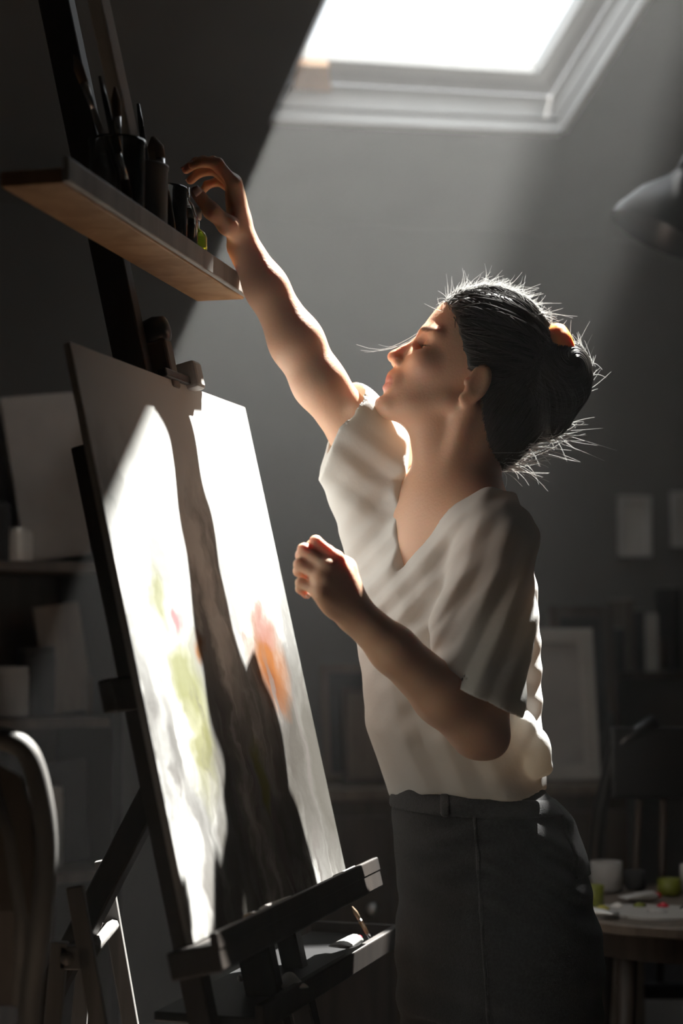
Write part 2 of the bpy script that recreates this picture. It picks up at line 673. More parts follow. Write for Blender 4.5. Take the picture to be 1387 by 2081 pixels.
# back strut and feet
foot_z = .02
mb = K(um, -.85, -.04)
for sgn in (-1, 1):
    a = K(um + sgn * .2, -.72, -.06)
    obj('leg', B(add_bar, a, V((a.x + kn.x * .35, a.y + kn.y * .35, .03)), .04, .03, kd), M['easel'], ez, bevel=.003)
tp = K(um, .25, -.07)
obj('back_leg', B(add_bar, tp, V((tp.x - .55 * math.cos(KA), tp.y + .55 * math.sin(KA), .02)), .035, .028, kd), M['easel'], ez, bevel=.003)
# lower paint tray of the easel
tA = P(785, 1905, 2.75)
tz = tA.z
tB = P(560, 2036, 2.26)
tB.z = tz
tdir = (tB - tA).normalized()
tl = (tB - tA).length
left = V((0, 0, 1)).cross(tdir)
if left.x > 0:
    left = -left
TW = .14
tray = obj('paint_tray', B(add_obox, (tA + tB) / 2 + left * TW / 2 - V((0, 0, .012)), tdir * (tl / 2 + .06), left * TW / 2, V((0, 0, .006))), M['black'], ez, bevel=.002)
obj('tray_rim', B(add_obox, (tA + tB) / 2 - V((0, 0, .006)), tdir * (tl / 2 + .06), left * .006, V((0, 0, .016))), M['easel'], tray, bevel=.002)
obj('tray_rim', B(add_obox, tA + left * TW / 2 - tdir * .06 - V((0, 0, .006)), tdir * .006, left * TW / 2, V((0, 0, .016))), M['easel'], tray, bevel=.002)
# second pale upright seen above the shelf
uu = .0
pa, pb = P(200, 0, 2.20), P(250, 230, 2.26)
obj('pale_upright', B(add_bar, pa + (pa - pb) * .8, pb + (pb - pa) * .75, .026, .02, V((1, -.4, 0))), M['white_paint'], ez, bevel=.003)
ez['parts_note'] = 'ledge, mast, clamp, tray'
del ez['parts_note']


# small things lying on the ledge and tray
def tube(name_loc, d, L, r, label, capm, group=None, body='tube'):
    t = thing('paint_tube', name_loc, label, 'paint tube', group)
    p = V(name_loc)
    d = V(d).normalized()
    x, y, _ = basis(d)
    bm = bmesh.new()
    n = 16
    rings = []
    for (rr, fl, h) in ((.55, .12, 0), (.9, .35, L * .12), (1.0, .75, L * .4), (1.0, 1.0, L * .75), (.95, .95, L * .86), (.45, .45, L * .93)):
        rings.append([bm.verts.new(p + V((0, 0, r)) + d * h + x * math.cos(2 * math.pi * k / n) * r * (2.2 * (1 - fl) * .6 + rr * 1.0) + y * math.sin(2 * math.pi * k / n) * r * fl) for k in range(n)])
    for a, b in zip(rings, rings[1:]):
        for k in range(n):
            bm.faces.new((a[k], a[(k + 1) % n], b[(k + 1) % n], b[k]))
    bm.faces.new(rings[0][::-1])
    bm.faces.new(rings[-1])
    obj('tube_body', bm, M[body], t, smooth=True)
    obj('tube_cap', B(add_lathe, p + V((0, 0, r)) + d * L * .92, d, [(r * .5, 0), (r * .62, .001), (r * .55, L * .13), (r * .4, L * .14)], 14), M[capm], t, smooth=True)
    return t


def brush(a, b, r, label, group=None, hm='brushhandle', bristle_len=.03, rb=.005):
    """a = bristle tip end, b = handle end"""
    a, b = V(a), V(b)
    t = thing('paint_brush', b, label, 'paint brush', group)
    d = (a - b)
    L = d.length
    d.normalize()
    obj('handle', B(add_tube, [b, b + d * L * .15, b + d * L * .6, b + d * (L - bristle_len - .035)], [r * .5, r * .8, r * 1.15, r * .8], 10), M[hm], t, smooth=True)
    obj('ferrule', B(add_tube, [b + d * (L - bristle_len - .037), b + d * (L - bristle_len)], [r * .85, rb * .95], 12), M['ferrule'], t, smooth=True)
    obj('bristles', B(add_tube, [b + d * (L - bristle_len - .002), b + d * (L - bristle_len * .5), b + d * L], [rb * .95, rb * 1.1, rb * .25], 12), M['bristle'], t, smooth=True)
    return t


pT = P(700, 1935, 2.66)
pT.z = tz - .004
tube(pT + tdir * .03, -tdir + left * -.1, .075, .010, 'silver paint tube with a red cap at the far end of the easel tray', 'red')
q = P(600, 2025, 2.33); q.z = tz - .004
tube(q, -tdir + left * .5, .07, .010, 'crumpled grey paint tube at the near end of the easel tray', 'black')
q = P(640, 1990, 2.42); q.z = tz - .004
tube(q + left * .05, tdir + left * .9, .06, .008, 'thin dull paint tube lying in the middle of the easel tray', 'white', body='board')
bt = P(757, 1908, 2.70)
bt.z = tz
brush(P(715, 1842, 2.70), bt, .003, 'thin brush standing propped against the far rim of the easel tray', bristle_len=.02, rb=.003)
lq = K(.10, .0, .018)
brush(K(.115, .006, .024), K(.30, .006, .024), .004, 'thin brush lying on the ledge under the painting', hm='greywood', bristle_len=.02, rb=.004)
obj_ = obj('charcoal_stick', B(add_tube, [K(.50, .004, .026), K(.60, .004, .026)], .005, 8), M['greywood'], smooth=True)
tag(obj_, 'short pale stick lying at the far end of the easel ledge', 'drawing stick')

# ------------------------------------------------------------------ shelf over the easel, with jars and brushes
sB = P(496, 584, 2.61)
sA = P(126, 340, 1.86)
sA = P(126, 340, (sB.z - 1.15) / ((sA.z - 1.15) / sA.y))
sd_ = (sA - sB).normalized()
sl_ = (sA - sB).length
sleft = V((0, 0, 1)).cross(sd_)
if sleft.x > 0:
    sleft = -sleft
SW = .074
sh = thing('shelf', sB, 'pale pine shelf above the easel, far end catching bright sun', 'shelf')
Sc = (sA + sB) / 2 + sleft * SW / 2
obj('shelf_board', B(add_obox, Sc - V((0, 0, .009)), sd_ * sl_ / 2, sleft * SW / 2, V((0, 0, .009))), M['shelf'], sh, bevel=.002)
obj('shelf_lip', B(add_obox, (sA + sB) / 2 - V((0, 0, .002)) - sleft * .004, sd_ * sl_ / 2, sleft * .004, V((0, 0, .014))), M['greywood'], sh, bevel=.002)
ztop = sB.z


def SP(k, w):
    """point on the shelf top: k metres from the far end, w metres in from the front edge"""
    return V((0, 0, 0)) + sB + sd_ * k + sleft * w + V((0, 0, .0005))


def jar(name, base, r, h, label, m='glass', rim=True, group=None, fill=None, neck=None):
    t = thing(name, base, label, 'jar' if 'jar' in name else 'bottle', group)
    w = .0025
    if neck:
        rn, hn = neck
        pr_ = [(r * .2, 0), (r * .95, 0), (r, .005), (r, h * .62), (r * .85, h * .72), (rn, h * .82), (rn, h), (rn - w, h), (rn - w, h * .82), (r * .85 - w, h * .70), (r - w, h * .6), (r - w, .008), (r * .2, .006)]
    else:
        pr_ = [(r * .2, 0), (r * .93, 0), (r, .006), (r, h * .93), (r * 1.04, h * .96), (r * 1.04, h), (r - w, h), (r - w, .008), (r * .2, .006)]
    obj('jar_body' if 'jar' in name else 'bottle_body', B(add_lathe, base, (0, 0, 1), pr_, 32), M[m], t, smooth=True)
    if fill:
        obj('contents', B(add_lathe, base + V((0, 0, .0085)), (0, 0, 1), [(r * .2, 0), (r - w - .0008, 0), (r - w - .0008, fill[1]), (r * .2, fill[1])], 28), M[fill[0]], t, smooth=False)
    return t


SD = 'on the shelf above the easel'
# from the near (left) end to the far (right) end
LJ = SP(.43, .038)
jar('glass_jar', LJ, .035, .105, 'wide glass jar nearest the left end of the shelf, full of brushes')
MJ = SP(.345, .036)
jar('glass_jar', MJ, .034, .095, 'dark stoneware jar of brushes beside the wide glass jar on the shelf', m='greychair')
RJ = SP(.265, .036)
jar('glass_jar', RJ, .034, .085, 'narrow glass jar of brushes in the middle of the shelf')
GB = SP(.205, .024)
jar('oil_bottle', GB, .018, .10, 'small clear oil bottle with a narrow neck standing right of the brush jars', neck=(.008, .10))
YB = SP(.160, .026)
yb = jar('oil_bottle', YB, .019, .065, 'stubby olive-green bottle the raised hand reaches for', m='greenglass', neck=(.008, .02))
obj('bottle_cap', B(add_lathe, YB + V((0, 0, .066)), (0, 0, 1), [(.010, 0), (.011, .002), (.011, .014), (.009, .016)], 16), M['white'], yb, smooth=True)


def brush_in(base, r, h, az, tilt, L, rr, lab, hm='brushhandle', up='bristles', bl=.035, rb=.006):
    a = math.radians(az)
    t = math.radians(tilt)
    d = V((math.cos(a) * math.sin(t), math.sin(a) * math.sin(t), math.cos(t)))
    foot = base + V((0, 0, .010)) - V((d.x, d.y, 0)).normalized() * (r * .6)
    e = foot + d * L
    if up == 'bristles':
        brush(e, foot, rr, lab, 'brushes in the shelf jars' if 0 else None, hm, bl, rb)
    else:
        brush(foot, e, rr, lab, None, hm, bl, rb)


brush_in(LJ, .030, .1, 195, 20, .215, .004, 'tallest brush in the wide glass jar, leaning far left', 'greywood')
brush_in(LJ, .030, .1, 170, 13, .185, .0045, 'black-handled brush standing in the middle of the wide glass jar', 'brushblack', 'h')
brush_in(LJ, .030, .1, 250, 9, .165, .004, 'short brush at the front of the wide glass jar', 'greywood')
brush_in(MJ, .03, .09, 200, 17, .175, .004, 'flat brush leaning left out of the dark stoneware jar', 'greywood', rb=.010)
brush_in(MJ, .03, .09, 180, 8, .17, .0045, 'upright black brush handle in the dark stoneware jar', 'brushblack', 'h')
brush_in(RJ, .03, .1, 190, 24, .17, .0045, 'glossy brush leaning left from the middle glass jar, white edge light along it', 'brushblack', 'h')
brush_in(RJ, .03, .1, 175, 12, .15, .005, 'mop brush with a thick head in the middle glass jar', rb=.011, bl=.03)
brush_in(RJ, .03, .1, 20, 3, .14, .004, 'thin upright brush on the right of the middle glass jar', 'greywood')

# ------------------------------------------------------------------ the studio behind
def along(px, py, n_off=0.0, z=None):
    """the point of the back wall seen there, moved n_off into the room"""
    p = hit(px, py, flat(kneeL) - dh * n_off, dh)
    return p


def framed(name, c, w, h, right, up, t, mf, mp, label, cat, group=None, fw=.02, backing=True):
    right, up = right.normalized(), up.normalized()
    n = right.cross(up).normalized()
    if n.y > 0:
        n = -n
    t_ = thing(name, c - up * h / 2, label, cat, group)
    if fw:
        bm = bmesh.new()
        for s in (-1, 1):
            add_obox(bm, c + right * s * (w / 2 - fw / 2), right * fw / 2, up * h / 2, n * t / 2)
            add_obox(bm, c + up * s * (h / 2 - fw / 2), right * (w / 2 - fw), up * fw / 2, n * t / 2)
        obj('frame', bm, mf, t_, bevel=.002)
    if backing:
        obj('picture_sheet', B(add_obox, c - n * t * .2, right * (w / 2 - fw * .9), up * (h / 2 - fw * .9), n * t * .15), mp, t_)
    return t_


# small canvases hung on the back wall
for (x0, y0, x1, y1), lab in (((1255, 1008, 1322, 1132), 'small pale canvas on the back wall, fully in view at right'),
                              ((1362, 1000, 1440, 1112), 'pale canvas hanging on the back wall, cut by the right edge of the photo')):
    c = along((x0 + x1) / 2, (y0 + y1) / 2, .025)
    k = c.y / FPX
    framed('hung_canvas', c, (x1 - x0) * k * 1.0, (y1 - y0) * k, rt, V((0, 0, 1)), .03, M['white_paint'], M['boardpale'], lab, 'canvas', fw=.012)
# a wall shelf with books and jars
ws0, ws1 = along(1225, 1372, .09), along(1480, 1372, .09)
ws1.z = ws0.z
tag(obj('wall_shelf', B(add_obox, (ws0 + ws1) / 2, rt * (ws1 - ws0).length / 2, dh * .09, V((0, 0, .011))), M['darkwood'], bevel=.002),
    'narrow dark shelf fixed to the back wall at right, holding books and jars', 'shelf')
wz = ws0.z + .0115
for i, (x, w, h, m_, lab) in enumerate(((1236, .045, .12, 'dark', 'thick black book at the left end of the wall shelf'),
                                        (1262, .03, .20, 'midwood', 'tall brown book on the wall shelf beside the thick black one'),
                                        (1284, .028, .17, 'dark', 'thin dark book in the middle of the wall shelf'),
                                        (1306, .040, .16, 'framelight', 'pale grey spine book standing out on the wall shelf'),
                                        (1358, .026, .235, 'black', 'tallest black book towards the right of the wall shelf'))):
    c = along(x, 1372, .10)
    c.z = wz + h / 2
    t_ = thing('book', V((c.x, c.y, wz)), lab, 'book')
    obj('cover', B(add_obox, c, rt * w / 2, dh * .06, V((0, 0, h / 2))), M[m_], t_, bevel=.002)
    obj('pages', B(add_obox, c + V((0, 0, .0015)) - dh * .0 , rt * (w / 2 - .003), dh * .057, V((0, 0, h / 2))), M['boardpale'], t_)
c = along(1332, 1372, .09); c.z = wz
tag(obj('ceramic_jar', B(add_lathe, c, (0, 0, 1), [(.02, 0), (.03, .004), (.034, .04), (.026, .075), (.020, .085), (.024, .092), (.02, .092)], 20), M['midwood'], smooth=True),
    'small brown ceramic jar on the wall shelf between the grey and tallest books', 'jar')

# long low sideboard under them
cb0 = P(640, 1600, 4.35)
cab_top = P(700, 1592, 4.2).z
cx0, cx1 = P(610, 1600, 4.1), P(1300, 1600, 4.1)
cc = (cx0 + cx1) / 2 + dh * .22
cL = (cx1 - cx0).length / 2
sbd = thing('sideboard', V((cc.x, cc.y, 0)), 'long low black sideboard in front of the back wall, behind the person', 'sideboard')
obj('cabinet_body', B(add_obox, V((cc.x, cc.y, cab_top / 2 + .03)), rt * cL, dh * .22, V((0, 0, cab_top / 2 - .05))), M['darkwood'], sbd, bevel=.004)
obj('cabinet_top', B(add_obox, V((cc.x, cc.y, cab_top - .012)), rt * (cL + .015), dh * .235, V((0, 0, .012))), M['midwood'], sbd, bevel=.003)
for k in range(4):
    c = V((cc.x, cc.y, cab_top / 2 + .02)) - dh * .232 + rt * (cL * 2 * ((k + .5) / 4) - cL)
    d_ = obj('door', B(add_obox, c, rt * (cL / 4 - .008), dh * .010, V((0, 0, cab_top / 2 - .08))), M['darkwood'], sbd, bevel=.003)
    obj('door_knob', B(add_lathe, c - dh * .010 + rt * (cL / 4 - .05) * (1 if k % 2 == 0 else -1) + V((0, 0, .12)), -dh, [(.006, 0), (.006, .012), (.014, .018), (.012, .028), (.003, .031)], 12), M['metal'], d_, smooth=True)
for k in (-1, 1):
    for j in (-1, 1):
        obj('leg', B(add_box, V((cc.x, cc.y, .04)) + rt * k * (cL - .05) + dh * j * .17 - V((.02, .02, .04)), V((cc.x, cc.y, .04)) + rt * k * (cL - .05) + dh * j * .17 + V((.02, .02, .045))), M['black'], sbd)


def on_board(x, off):
    p = hit(x, 1592, V((cc.x, cc.y, 0)) + dh * off, dh)
    p.z = cab_top + .0005
    return p


lean = (V((0, 0, 1)) * math.cos(.12) + dh * math.sin(.12))


def leaning(x0, x1, ytop, off, mf, mp, label, fw=.02, cat='picture frame', name='picture_frame', backing=True):
    a, b = on_board(x0, off), on_board(x1, off)
    zt = hit(x0, ytop, a, dh).z
    h = (zt - a.z)
    w = (b - a).length
    c = (a + b) / 2 + lean * (h / 2 + .003)
    return framed(name, c, w, h, rt, lean, .018, M[mf], M[mp], label, cat, fw=fw, backing=backing)


leaning(655, 790, 1352, -.02, 'midwood', 'dark', 'brown picture frame on the sideboard, seen between painting and belly')
leaning(698, 850, 1400, -.10, 'darkwood', 'midwood', 'smaller brown framed board leaning in front of the brown frame', fw=.012)
leaning(1040, 1218, 1278, -.12, 'framelight', 'board', 'large pale grey picture frame leaning behind the small of the back', fw=.035)
leaning(1130, 1262, 1230, .02, 'darkwood', 'dark', 'dark frame leaning behind the large pale grey one', fw=.03)
for x, h, r, m_, lab in ((1240, .16, .03, 'dark', 'dark bottle on the sideboard right of the pale grey frame'),
                         (1275, .11, .035, 'midwood', 'squat brown pot at the right end of the sideboard')):
    c = on_board(x, -.12)
    tag(obj('bottle' if h > .12 else 'pot', B(add_lathe, c, (0, 0, 1), [(r * .7, 0), (r, .006), (r, h * .6), (r * .4, h * .8), (r * .4, h)], 20), M[m_], smooth=True), lab, 'bottle' if h > .12 else 'pot')

# chair with a spindle back at right
chc = P(1335, 1700, 3.75)
ch = thing('wooden_chair', V((chc.x, chc.y, 0)), 'black wooden chair with a tall rounded back behind the round table', 'chair')
X3, Y3, Z3 = V((1, 0, 0)), V((0, 1, 0)), V((0, 0, 1))
cb = V((chc.x, chc.y, 0))
obj('seat', B(add_obox, cb + V((0, .0, .45)), X3 * .20, Y3 * .20, Z3 * .016), M['black'], ch, bevel=.008)
for sx in (-1, 1):
    for sy in (-1, 1):
        obj('leg', B(add_tube, [cb + V((sx * .17, sy * .17, .435)), cb + V((sx * .19, sy * .19, 0))], [.018, .013], 10), M['black'], ch, smooth=True)
    obj('back_post', B(add_tube, [cb + V((sx * .17, -.17, .46)), cb + V((sx * .15, -.20, .80)), cb + V((sx * .12, -.22, .93)), cb + V((sx * .04, -.23, .985))], [.017, .015, .015, .014], 10), M['black'], ch, smooth=True)
obj('back_rail', B(add_obox, cb + V((0, -.225, .90)), X3 * .13, Y3 * .010, Z3 * .07), M['black'], ch, bevel=.006)
for k in range(4):
    x = -.09 + .06 * k
    obj('spindle', B(add_tube, [cb + V((x, -.175, .46)), cb + V((x * .8, -.215, .84))], .008, 8), M['darkwood'], ch, smooth=True)

# round paint table
tc_ = P(1395, 1838, 3.2)
tb = thing('round_table', V((tc_.x, tc_.y, 0)), 'small round dark table crowded with paints, right of the jeans', 'table')
tzp = tc_.z
obj('tabletop', B(add_lathe, V((tc_.x, tc_.y, tzp - .022)), (0, 0, 1), [(.245, 0), (.258, .004), (.26, .018), (.255, .022)], 48), M['midwood'], tb, smooth=False)
obj('apron', B(add_lathe, V((tc_.x, tc_.y, tzp - .07)), (0, 0, 1), [(.20, 0), (.20, .047)], 40), M['darkwood'], tb)
for k in range(4):
    a = math.radians(45 + 90 * k)
    d = V((math.cos(a), math.sin(a), 0))
    obj('leg', B(add_tube, [V((tc_.x, tc_.y, tzp - .07)) + d * .18, V((tc_.x, tc_.y, 0)) + d * .22], [.018, .012], 10), M['darkwood'], tb, smooth=True)
obj('lower_shelf', B(add_lathe, V((tc_.x, tc_.y, .36)), (0, 0, 1), [(.185, 0), (.19, .012), (.185, .014)], 32), M['darkwood'], tb)


def on_table(px, py):
    p = hit(px, py, V((0, 0, tzp)), V((0, 0, 1)))
    p.z = tzp + .0008
    return p


pl_c = on_table(1310, 1858)
bm = bmesh.new()
ring = []
for k in range(36):
    a = 2 * math.pi * k / 36
    r = .098 * (1 + .10 * math.cos(a * 2 + .5)) * (1 - .25 * math.exp(-((a - 4.2) / .25) ** 2))
    ring.append(pl_c + V((math.cos(a) * r * 1.15, math.sin(a) * r * .85, 0)))
va = [bm.verts.new(p) for p in ring]
vb2 = [bm.verts.new(p + V((0, 0, .005))) for p in ring]
bm.faces.new(va[::-1]); bm.faces.new(vb2)
for k in range(36):
    bm.faces.new((va[k], va[(k + 1) % 36], vb2[(k + 1) % 36], vb2[k]))
pal = thing('palette', pl_c, 'pale oval palette with daubs of paint at the front of the round table', 'palette')
obj('palette_board', bm, M['framelight'], pal)
for (dx, dy, r, m_) in ((-.07, .02, .013, 'yellow'), (-.04, .05, .011, 'white'), (.0, .055, .012, 'olive'), (.04, .05, .011, 'red'), (.075, .02, .012, 'dark'), (.02, -.01, .018, 'board')):
    obj('paint_daub', B(add_lathe, pl_c + V((dx, dy, .0045)), (0, 0, 1), [(r, 0), (r * .9, .003), (r * .5, .006), (.001, .0075)], 14), M[m_], pal, smooth=True)
for (px, py, r, h, m_, lab) in ((1207, 1846, .017, .040, 'olive', 'tiny olive paint pot at the left edge of the round table'),
                                (1232, 1812, .030, .055, 'board', 'white ceramic water cup at the back left of the round table'),
                                (1360, 1820, .022, .030, 'olive', 'low olive paint pot near the back of the round table'),
                                (1290, 1808, .020, .035, 'dark', 'small black ink pot behind the palette on the round table'),
                                (1410, 1812, .026, .05, 'tube', 'grey tin cup at the back right of the round table')):
    c = on_table(px, py)
    t_ = thing('paint_pot' if 'cup' not in lab or 'tin' in lab else 'water_cup', c, lab, 'pot' if 'cup' not in lab or 'tin' in lab else 'cup')
    obj('pot_body', B(add_lathe, c, (0, 0, 1), [(r * .8, 0), (r, .004), (r, h), (r * .88, h), (r * .85, h * .8), (.001, h * .8)], 20, cap1=False), M[m_], t_, smooth=True)
for (px, py, ang, capm, lab) in ((1262, 1835, 20, 'red', 'silver paint tube lying left of the palette on the round table'),
                                 (1255, 1868, 160, 'black', 'silver paint tube lying at the front left rim of the round table'),
                                 (1400, 1862, 60, 'white', 'silver paint tube lying right of the palette on the round table')):
    c = on_table(px, py)
    tube(c, V((math.cos(math.radians(ang)), math.sin(math.radians(ang)), 0)), .075, .009, lab, capm)
bx = P(1215, 2040, 3.46)
bxt = thing('storage_box', V((bx.x, bx.y, 0)), 'dull grey storage box standing on the floor behind the round table legs', 'box')
obj('box_body', B(add_obox, V((bx.x, bx.y, .27)), X3 * .080, Y3 * .060, Z3 * .27), M['board'], bxt, bevel=.004)
obj('box_lid', B(add_obox, V((bx.x, bx.y, .555)), X3 * .084, Y3 * .064, Z3 * .014), M['midwood'], bxt, bevel=.003)

# black lamp hanging at the upper right
lp = P(1335, 478, 3.55)
lt = thing('hanging_lamp', lp, 'black lamp with a wide shade hanging from the sloping ceiling at upper right', 'lamp')
lax = V((.45, 0, .9)).normalized()
obj('lamp_shade', B(add_lathe, lp, lax, [(.105, 0), (.102, .02), (.075, .075), (.035, .12), (.022, .15), (.020, .15), (.033, .115), (.072, .07), (.098, .018), (.101, 0)], 32, cap0=False, cap1=False), M['black'], lt, smooth=True)
obj('lamp_socket', B(add_lathe, lp + lax * .14, lax, [(.024, 0), (.026, .01), (.022, .06), (.008, .07)], 18), M['black'], lt, smooth=True)
obj('bulb', B(add_lathe, lp + lax * .035, lax, [(.004, 0), (.022, .01), (.028, .03), (.02, .06), (.012, .09)], 18), M['white'], lt, smooth=True)
e1 = lp + lax * .205
hitc = e1 + V((.22, .0, .55))
dn = (hitc - Q0).dot(cn)
hitc = hitc - V((0, 0, 1)) * (dn / cn.z + .004)
obj('lamp_arm', B(add_tube, [e1, e1 + V((.05, 0, .14)), e1 + V((.16, 0, .26)), hitc], [.011, .011, .010, .010], 10), M['black'], lt, smooth=True)
obj('ceiling_plate', B(add_lathe, hitc, -cn, [(.04, -.004), (.04, .010), (.015, .022)], 20), M['black'], lt, smooth=True)

# ------------------------------------------------------------------ left side: rack with boards, tins and jars
rk0 = P(-260, 1900, 3.3)
rk1 = P(236, 1900, 3.55)
rr_ = (V((rk1.x, rk1.y, 0)) - V((rk0.x, rk0.y, 0)))
rw = rr_.length
rr_.normalize()
rb_ = V((-rr_.y, rr_.x, 0))
rz = P(100, 800, 3.4).z
rc = (V((rk0.x, rk0.y, 0)) + V((rk1.x, rk1.y, 0))) / 2 + rb_ * .15
rack = thing('storage_rack', rc, 'tall dark open rack full of boards and jars, behind the easel at left', 'shelf unit')
for s in (-1, 1):
    obj('side_panel', B(add_obox, rc + rr_ * s * rw / 2 + V((0, 0, rz / 2)), rr_ * .011, rb_ * .15, Z3 * rz / 2), M['black'], rack, bevel=.002)
obj('back_panel', B(add_obox, rc + rb_ * .145 + V((0, 0, rz / 2)), rr_ * (rw / 2 - .012), rb_ * .004, Z3 * rz / 2), M['darkwood'], rack)
levels = [.12, P(100, 1800, 3.4).z, P(100, 1475, 3.4).z, P(100, 1148, 3.4).z]
for z in levels:
    obj('rack_shelf', B(add_obox, rc + V((0, 0, z)), rr_ * (rw / 2 - .012), rb_ * .138, Z3 * .010), M['darkwood'], rack, bevel=.002)


def on_rack(px, lv, off=-.03):
    q = hit(px, 1148, rc + rb_ * off, rb_)
    return V((q.x, q.y, levels[lv] + .0105))


rows = {
    3: [('board', 132, .17, .34, 'board', 'tall grey drawing board leaning on the top rack level'),
        ('board', 88, .10, .26, 'midwood', 'brown panel leaning left of the tall drawing board on the rack'),
        ('jar', 30, .035, .07, 'white', 'small white jar catching light on the top rack level'),
        ('jar', -20, .04, .12, 'dark', 'black tin at the left end of the top rack level')],
    2: [('jar', 20, .045, .10, 'board', 'grey paint tin on the second rack level from the top'),
        ('jar', 75, .04, .14, 'dark', 'tall black tin on the second rack level from the top'),
        ('board', 150, .10, .22, 'midwood', 'brown panel leaning on the second rack level from the top'),
        ('jar', 205, .03, .08, 'midwood', 'small brown jar at the right end of the second rack level')],
    1: [('jar', 30, .05, .12, 'midwood', 'wide brown pot on the third rack level from the top'),
        ('jar', 95, .038, .16, 'board', 'tall grey tin on the third rack level from the top'),
        ('board', 175, .12, .20, 'dark', 'dark panel leaning on the third rack level from the top')],
}
for lv, items in rows.items():
    for kind, px, w, h, m_, lab in items:
        c = on_rack(px, lv, .05 if 'left of the tall' in lab else -.03)
        if kind == 'board':
            up_ = (Z3 * math.cos(.16) + rb_ * math.sin(.10) - rr_ * math.sin(.14)).normalized()
            rt_ = (rr_ - up_ * rr_.dot(up_)).normalized()
            n_ = rt_.cross(up_).normalized()
            cc_ = c + up_ * (h / 2 + w * .08)
            tag(obj('leaning_board', B(add_obox, cc_, rt_ * w / 2, up_ * h / 2, n_ * .006), M[m_], bevel=.002), lab, 'board')
        else:
            t_ = thing('paint_tin' if 'tin' in lab else 'storage_jar', c, lab, 'tin' if 'tin' in lab else 'jar')
            obj('container', B(add_lathe, c, (0, 0, 1), [(w * .92, 0), (w, .004), (w, h * .86), (w * .9, h * .88)], 22), M[m_], t_, smooth=False)
            obj('lid', B(add_lathe, c + V((0, 0, h * .88)), (0, 0, 1), [(w * .96, 0), (w * .98, h * .1), (w * .9, h * .12)], 22), M['tube' if m_ == 'white' else m_], t_)

# round-backed chair close to the camera at lower left
q = lambda x, y, Y=1.95: P(x, y, Y)
ca = thing('round_back_chair', V((q(-60, 2000).x, 1.85, 0)), 'grey wooden chair with a rounded panel back at the lower left corner', 'chair')
path = [q(55, 2330, 1.99), q(60, 2050, 1.97), q(84, 1860), q(94, 1720), q(82, 1610), q(56, 1530), q(10, 1502), q(-60, 1496), q(-150, 1510), q(-190, 1600), q(-205, 1720), q(-200, 1860), q(-190, 2050, 1.97), q(-190, 2330, 1.99)]
sm = []
for i in range(len(path) - 1):
    p0, p1, p2, p3 = path[max(i - 1, 0)], path[i], path[i + 1], path[min(i + 2, len(path) - 1)]
    for k in range(5):
        t = k / 5
        sm.append(.5 * ((2 * p1) + (p2 - p0) * t + (2 * p0 - 5 * p1 + 4 * p2 - p3) * t * t + (3 * p1 - p0 - 3 * p2 + p3) * t ** 3))
sm.append(path[-1])
obj('back_frame', B(add_tube, sm, .0125, 12), M['greychair'], ca, smooth=True)
inner = [q(60, 2040, 1.975), q(66, 1850), q(72, 1730), q(62, 1640), q(40, 1575), q(0, 1552), q(-60, 1546), q(-130, 1560), q(-172, 1640), q(-180, 1730), q(-176, 1850), q(-165, 2040, 1.975)]
bm = bmesh.new()
v1 = [bm.verts.new(p) for p in inner]
bm.faces.new(v1)
obj('back_panel', bm, M['midwood'], ca, solid=.010)
obj('back_slat', B(add_tube, [q(-20, 1560), q(20, 1700), q(45, 1860), q(40, 2040, 1.975)], .009, 10), M['greychair'], ca, smooth=True)
seat_z = path[0].z
sc_ = (path[0] + path[-1]) / 2 - V((0, .21, 0))
obj('seat', B(add_obox, V((sc_.x, sc_.y, seat_z)), X3 * .085, Y3 * .21, Z3 * .014), M['midwood'], ca, bevel=.006)
for sx in (-1, 1):
    for sy in (-1, 1):
        obj('leg', B(add_tube, [V((sc_.x + sx * .068, sc_.y + sy * .18, seat_z - .012)), V((sc_.x + sx * .075, sc_.y + sy * .20, 0))], [.014, .011], 10), M['greychair'], ca, smooth=True)
# folding stool between the chair and the easel
q2 = lambda x, y, Y=2.3: P(x, y, Y)
stl = thing('folding_stool', V((q2(170, 1950).x, 2.4, 0)), 'grey slatted folding stool between the round-backed chair and the easel', 'stool')
a_, b_ = q2(152, 1800), q2(214, 2160)
dd_ = (b_ - a_).normalized()
foot = b_ + dd_ * (b_.z / -dd_.z)
obj('leg', B(add_bar, a_, foot, .022, .016, V((0, 1, 0))), M['greychair'], stl, bevel=.002)
a2, f2 = a_ + V((0, .26, 0)), foot + V((0, .26, 0))
obj('leg', B(add_bar, a2, f2, .022, .016, V((0, 1, 0))), M['greychair'], stl, bevel=.002)
m1 = q2(122, 1945)
obj('stretcher', B(add_bar, V((m1.x, 2.3, m1.z)), q2(186, 1945), .03, .016, V((0, 1, 0))), M['greychair'], stl, bevel=.002)
g1_ = V((m1.x - .0, 2.3, m1.z + .02))
obj('leg', B(add_bar, g1_, V((g1_.x - .06, 2.3, 0)), .022, .016, V((0, 1, 0))), M['greychair'], stl, bevel=.002)
obj('leg', B(add_bar, g1_ + V((0, .26, 0)), V((g1_.x - .06, 2.56, 0)), .022, .016, V((0, 1, 0))), M['greychair'], stl, bevel=.002)
obj('stool_rung', B(add_tube, [V((m1.x + .01, 2.29, m1.z)), V((m1.x + .01, 2.57, m1.z))], .009, 8), M['greychair'], stl, smooth=True)
obj('stool_rung', B(add_tube, [q2(178, 1945), q2(178, 1945) + V((0, .27, 0))], .009, 8), M['greychair'], stl, smooth=True)

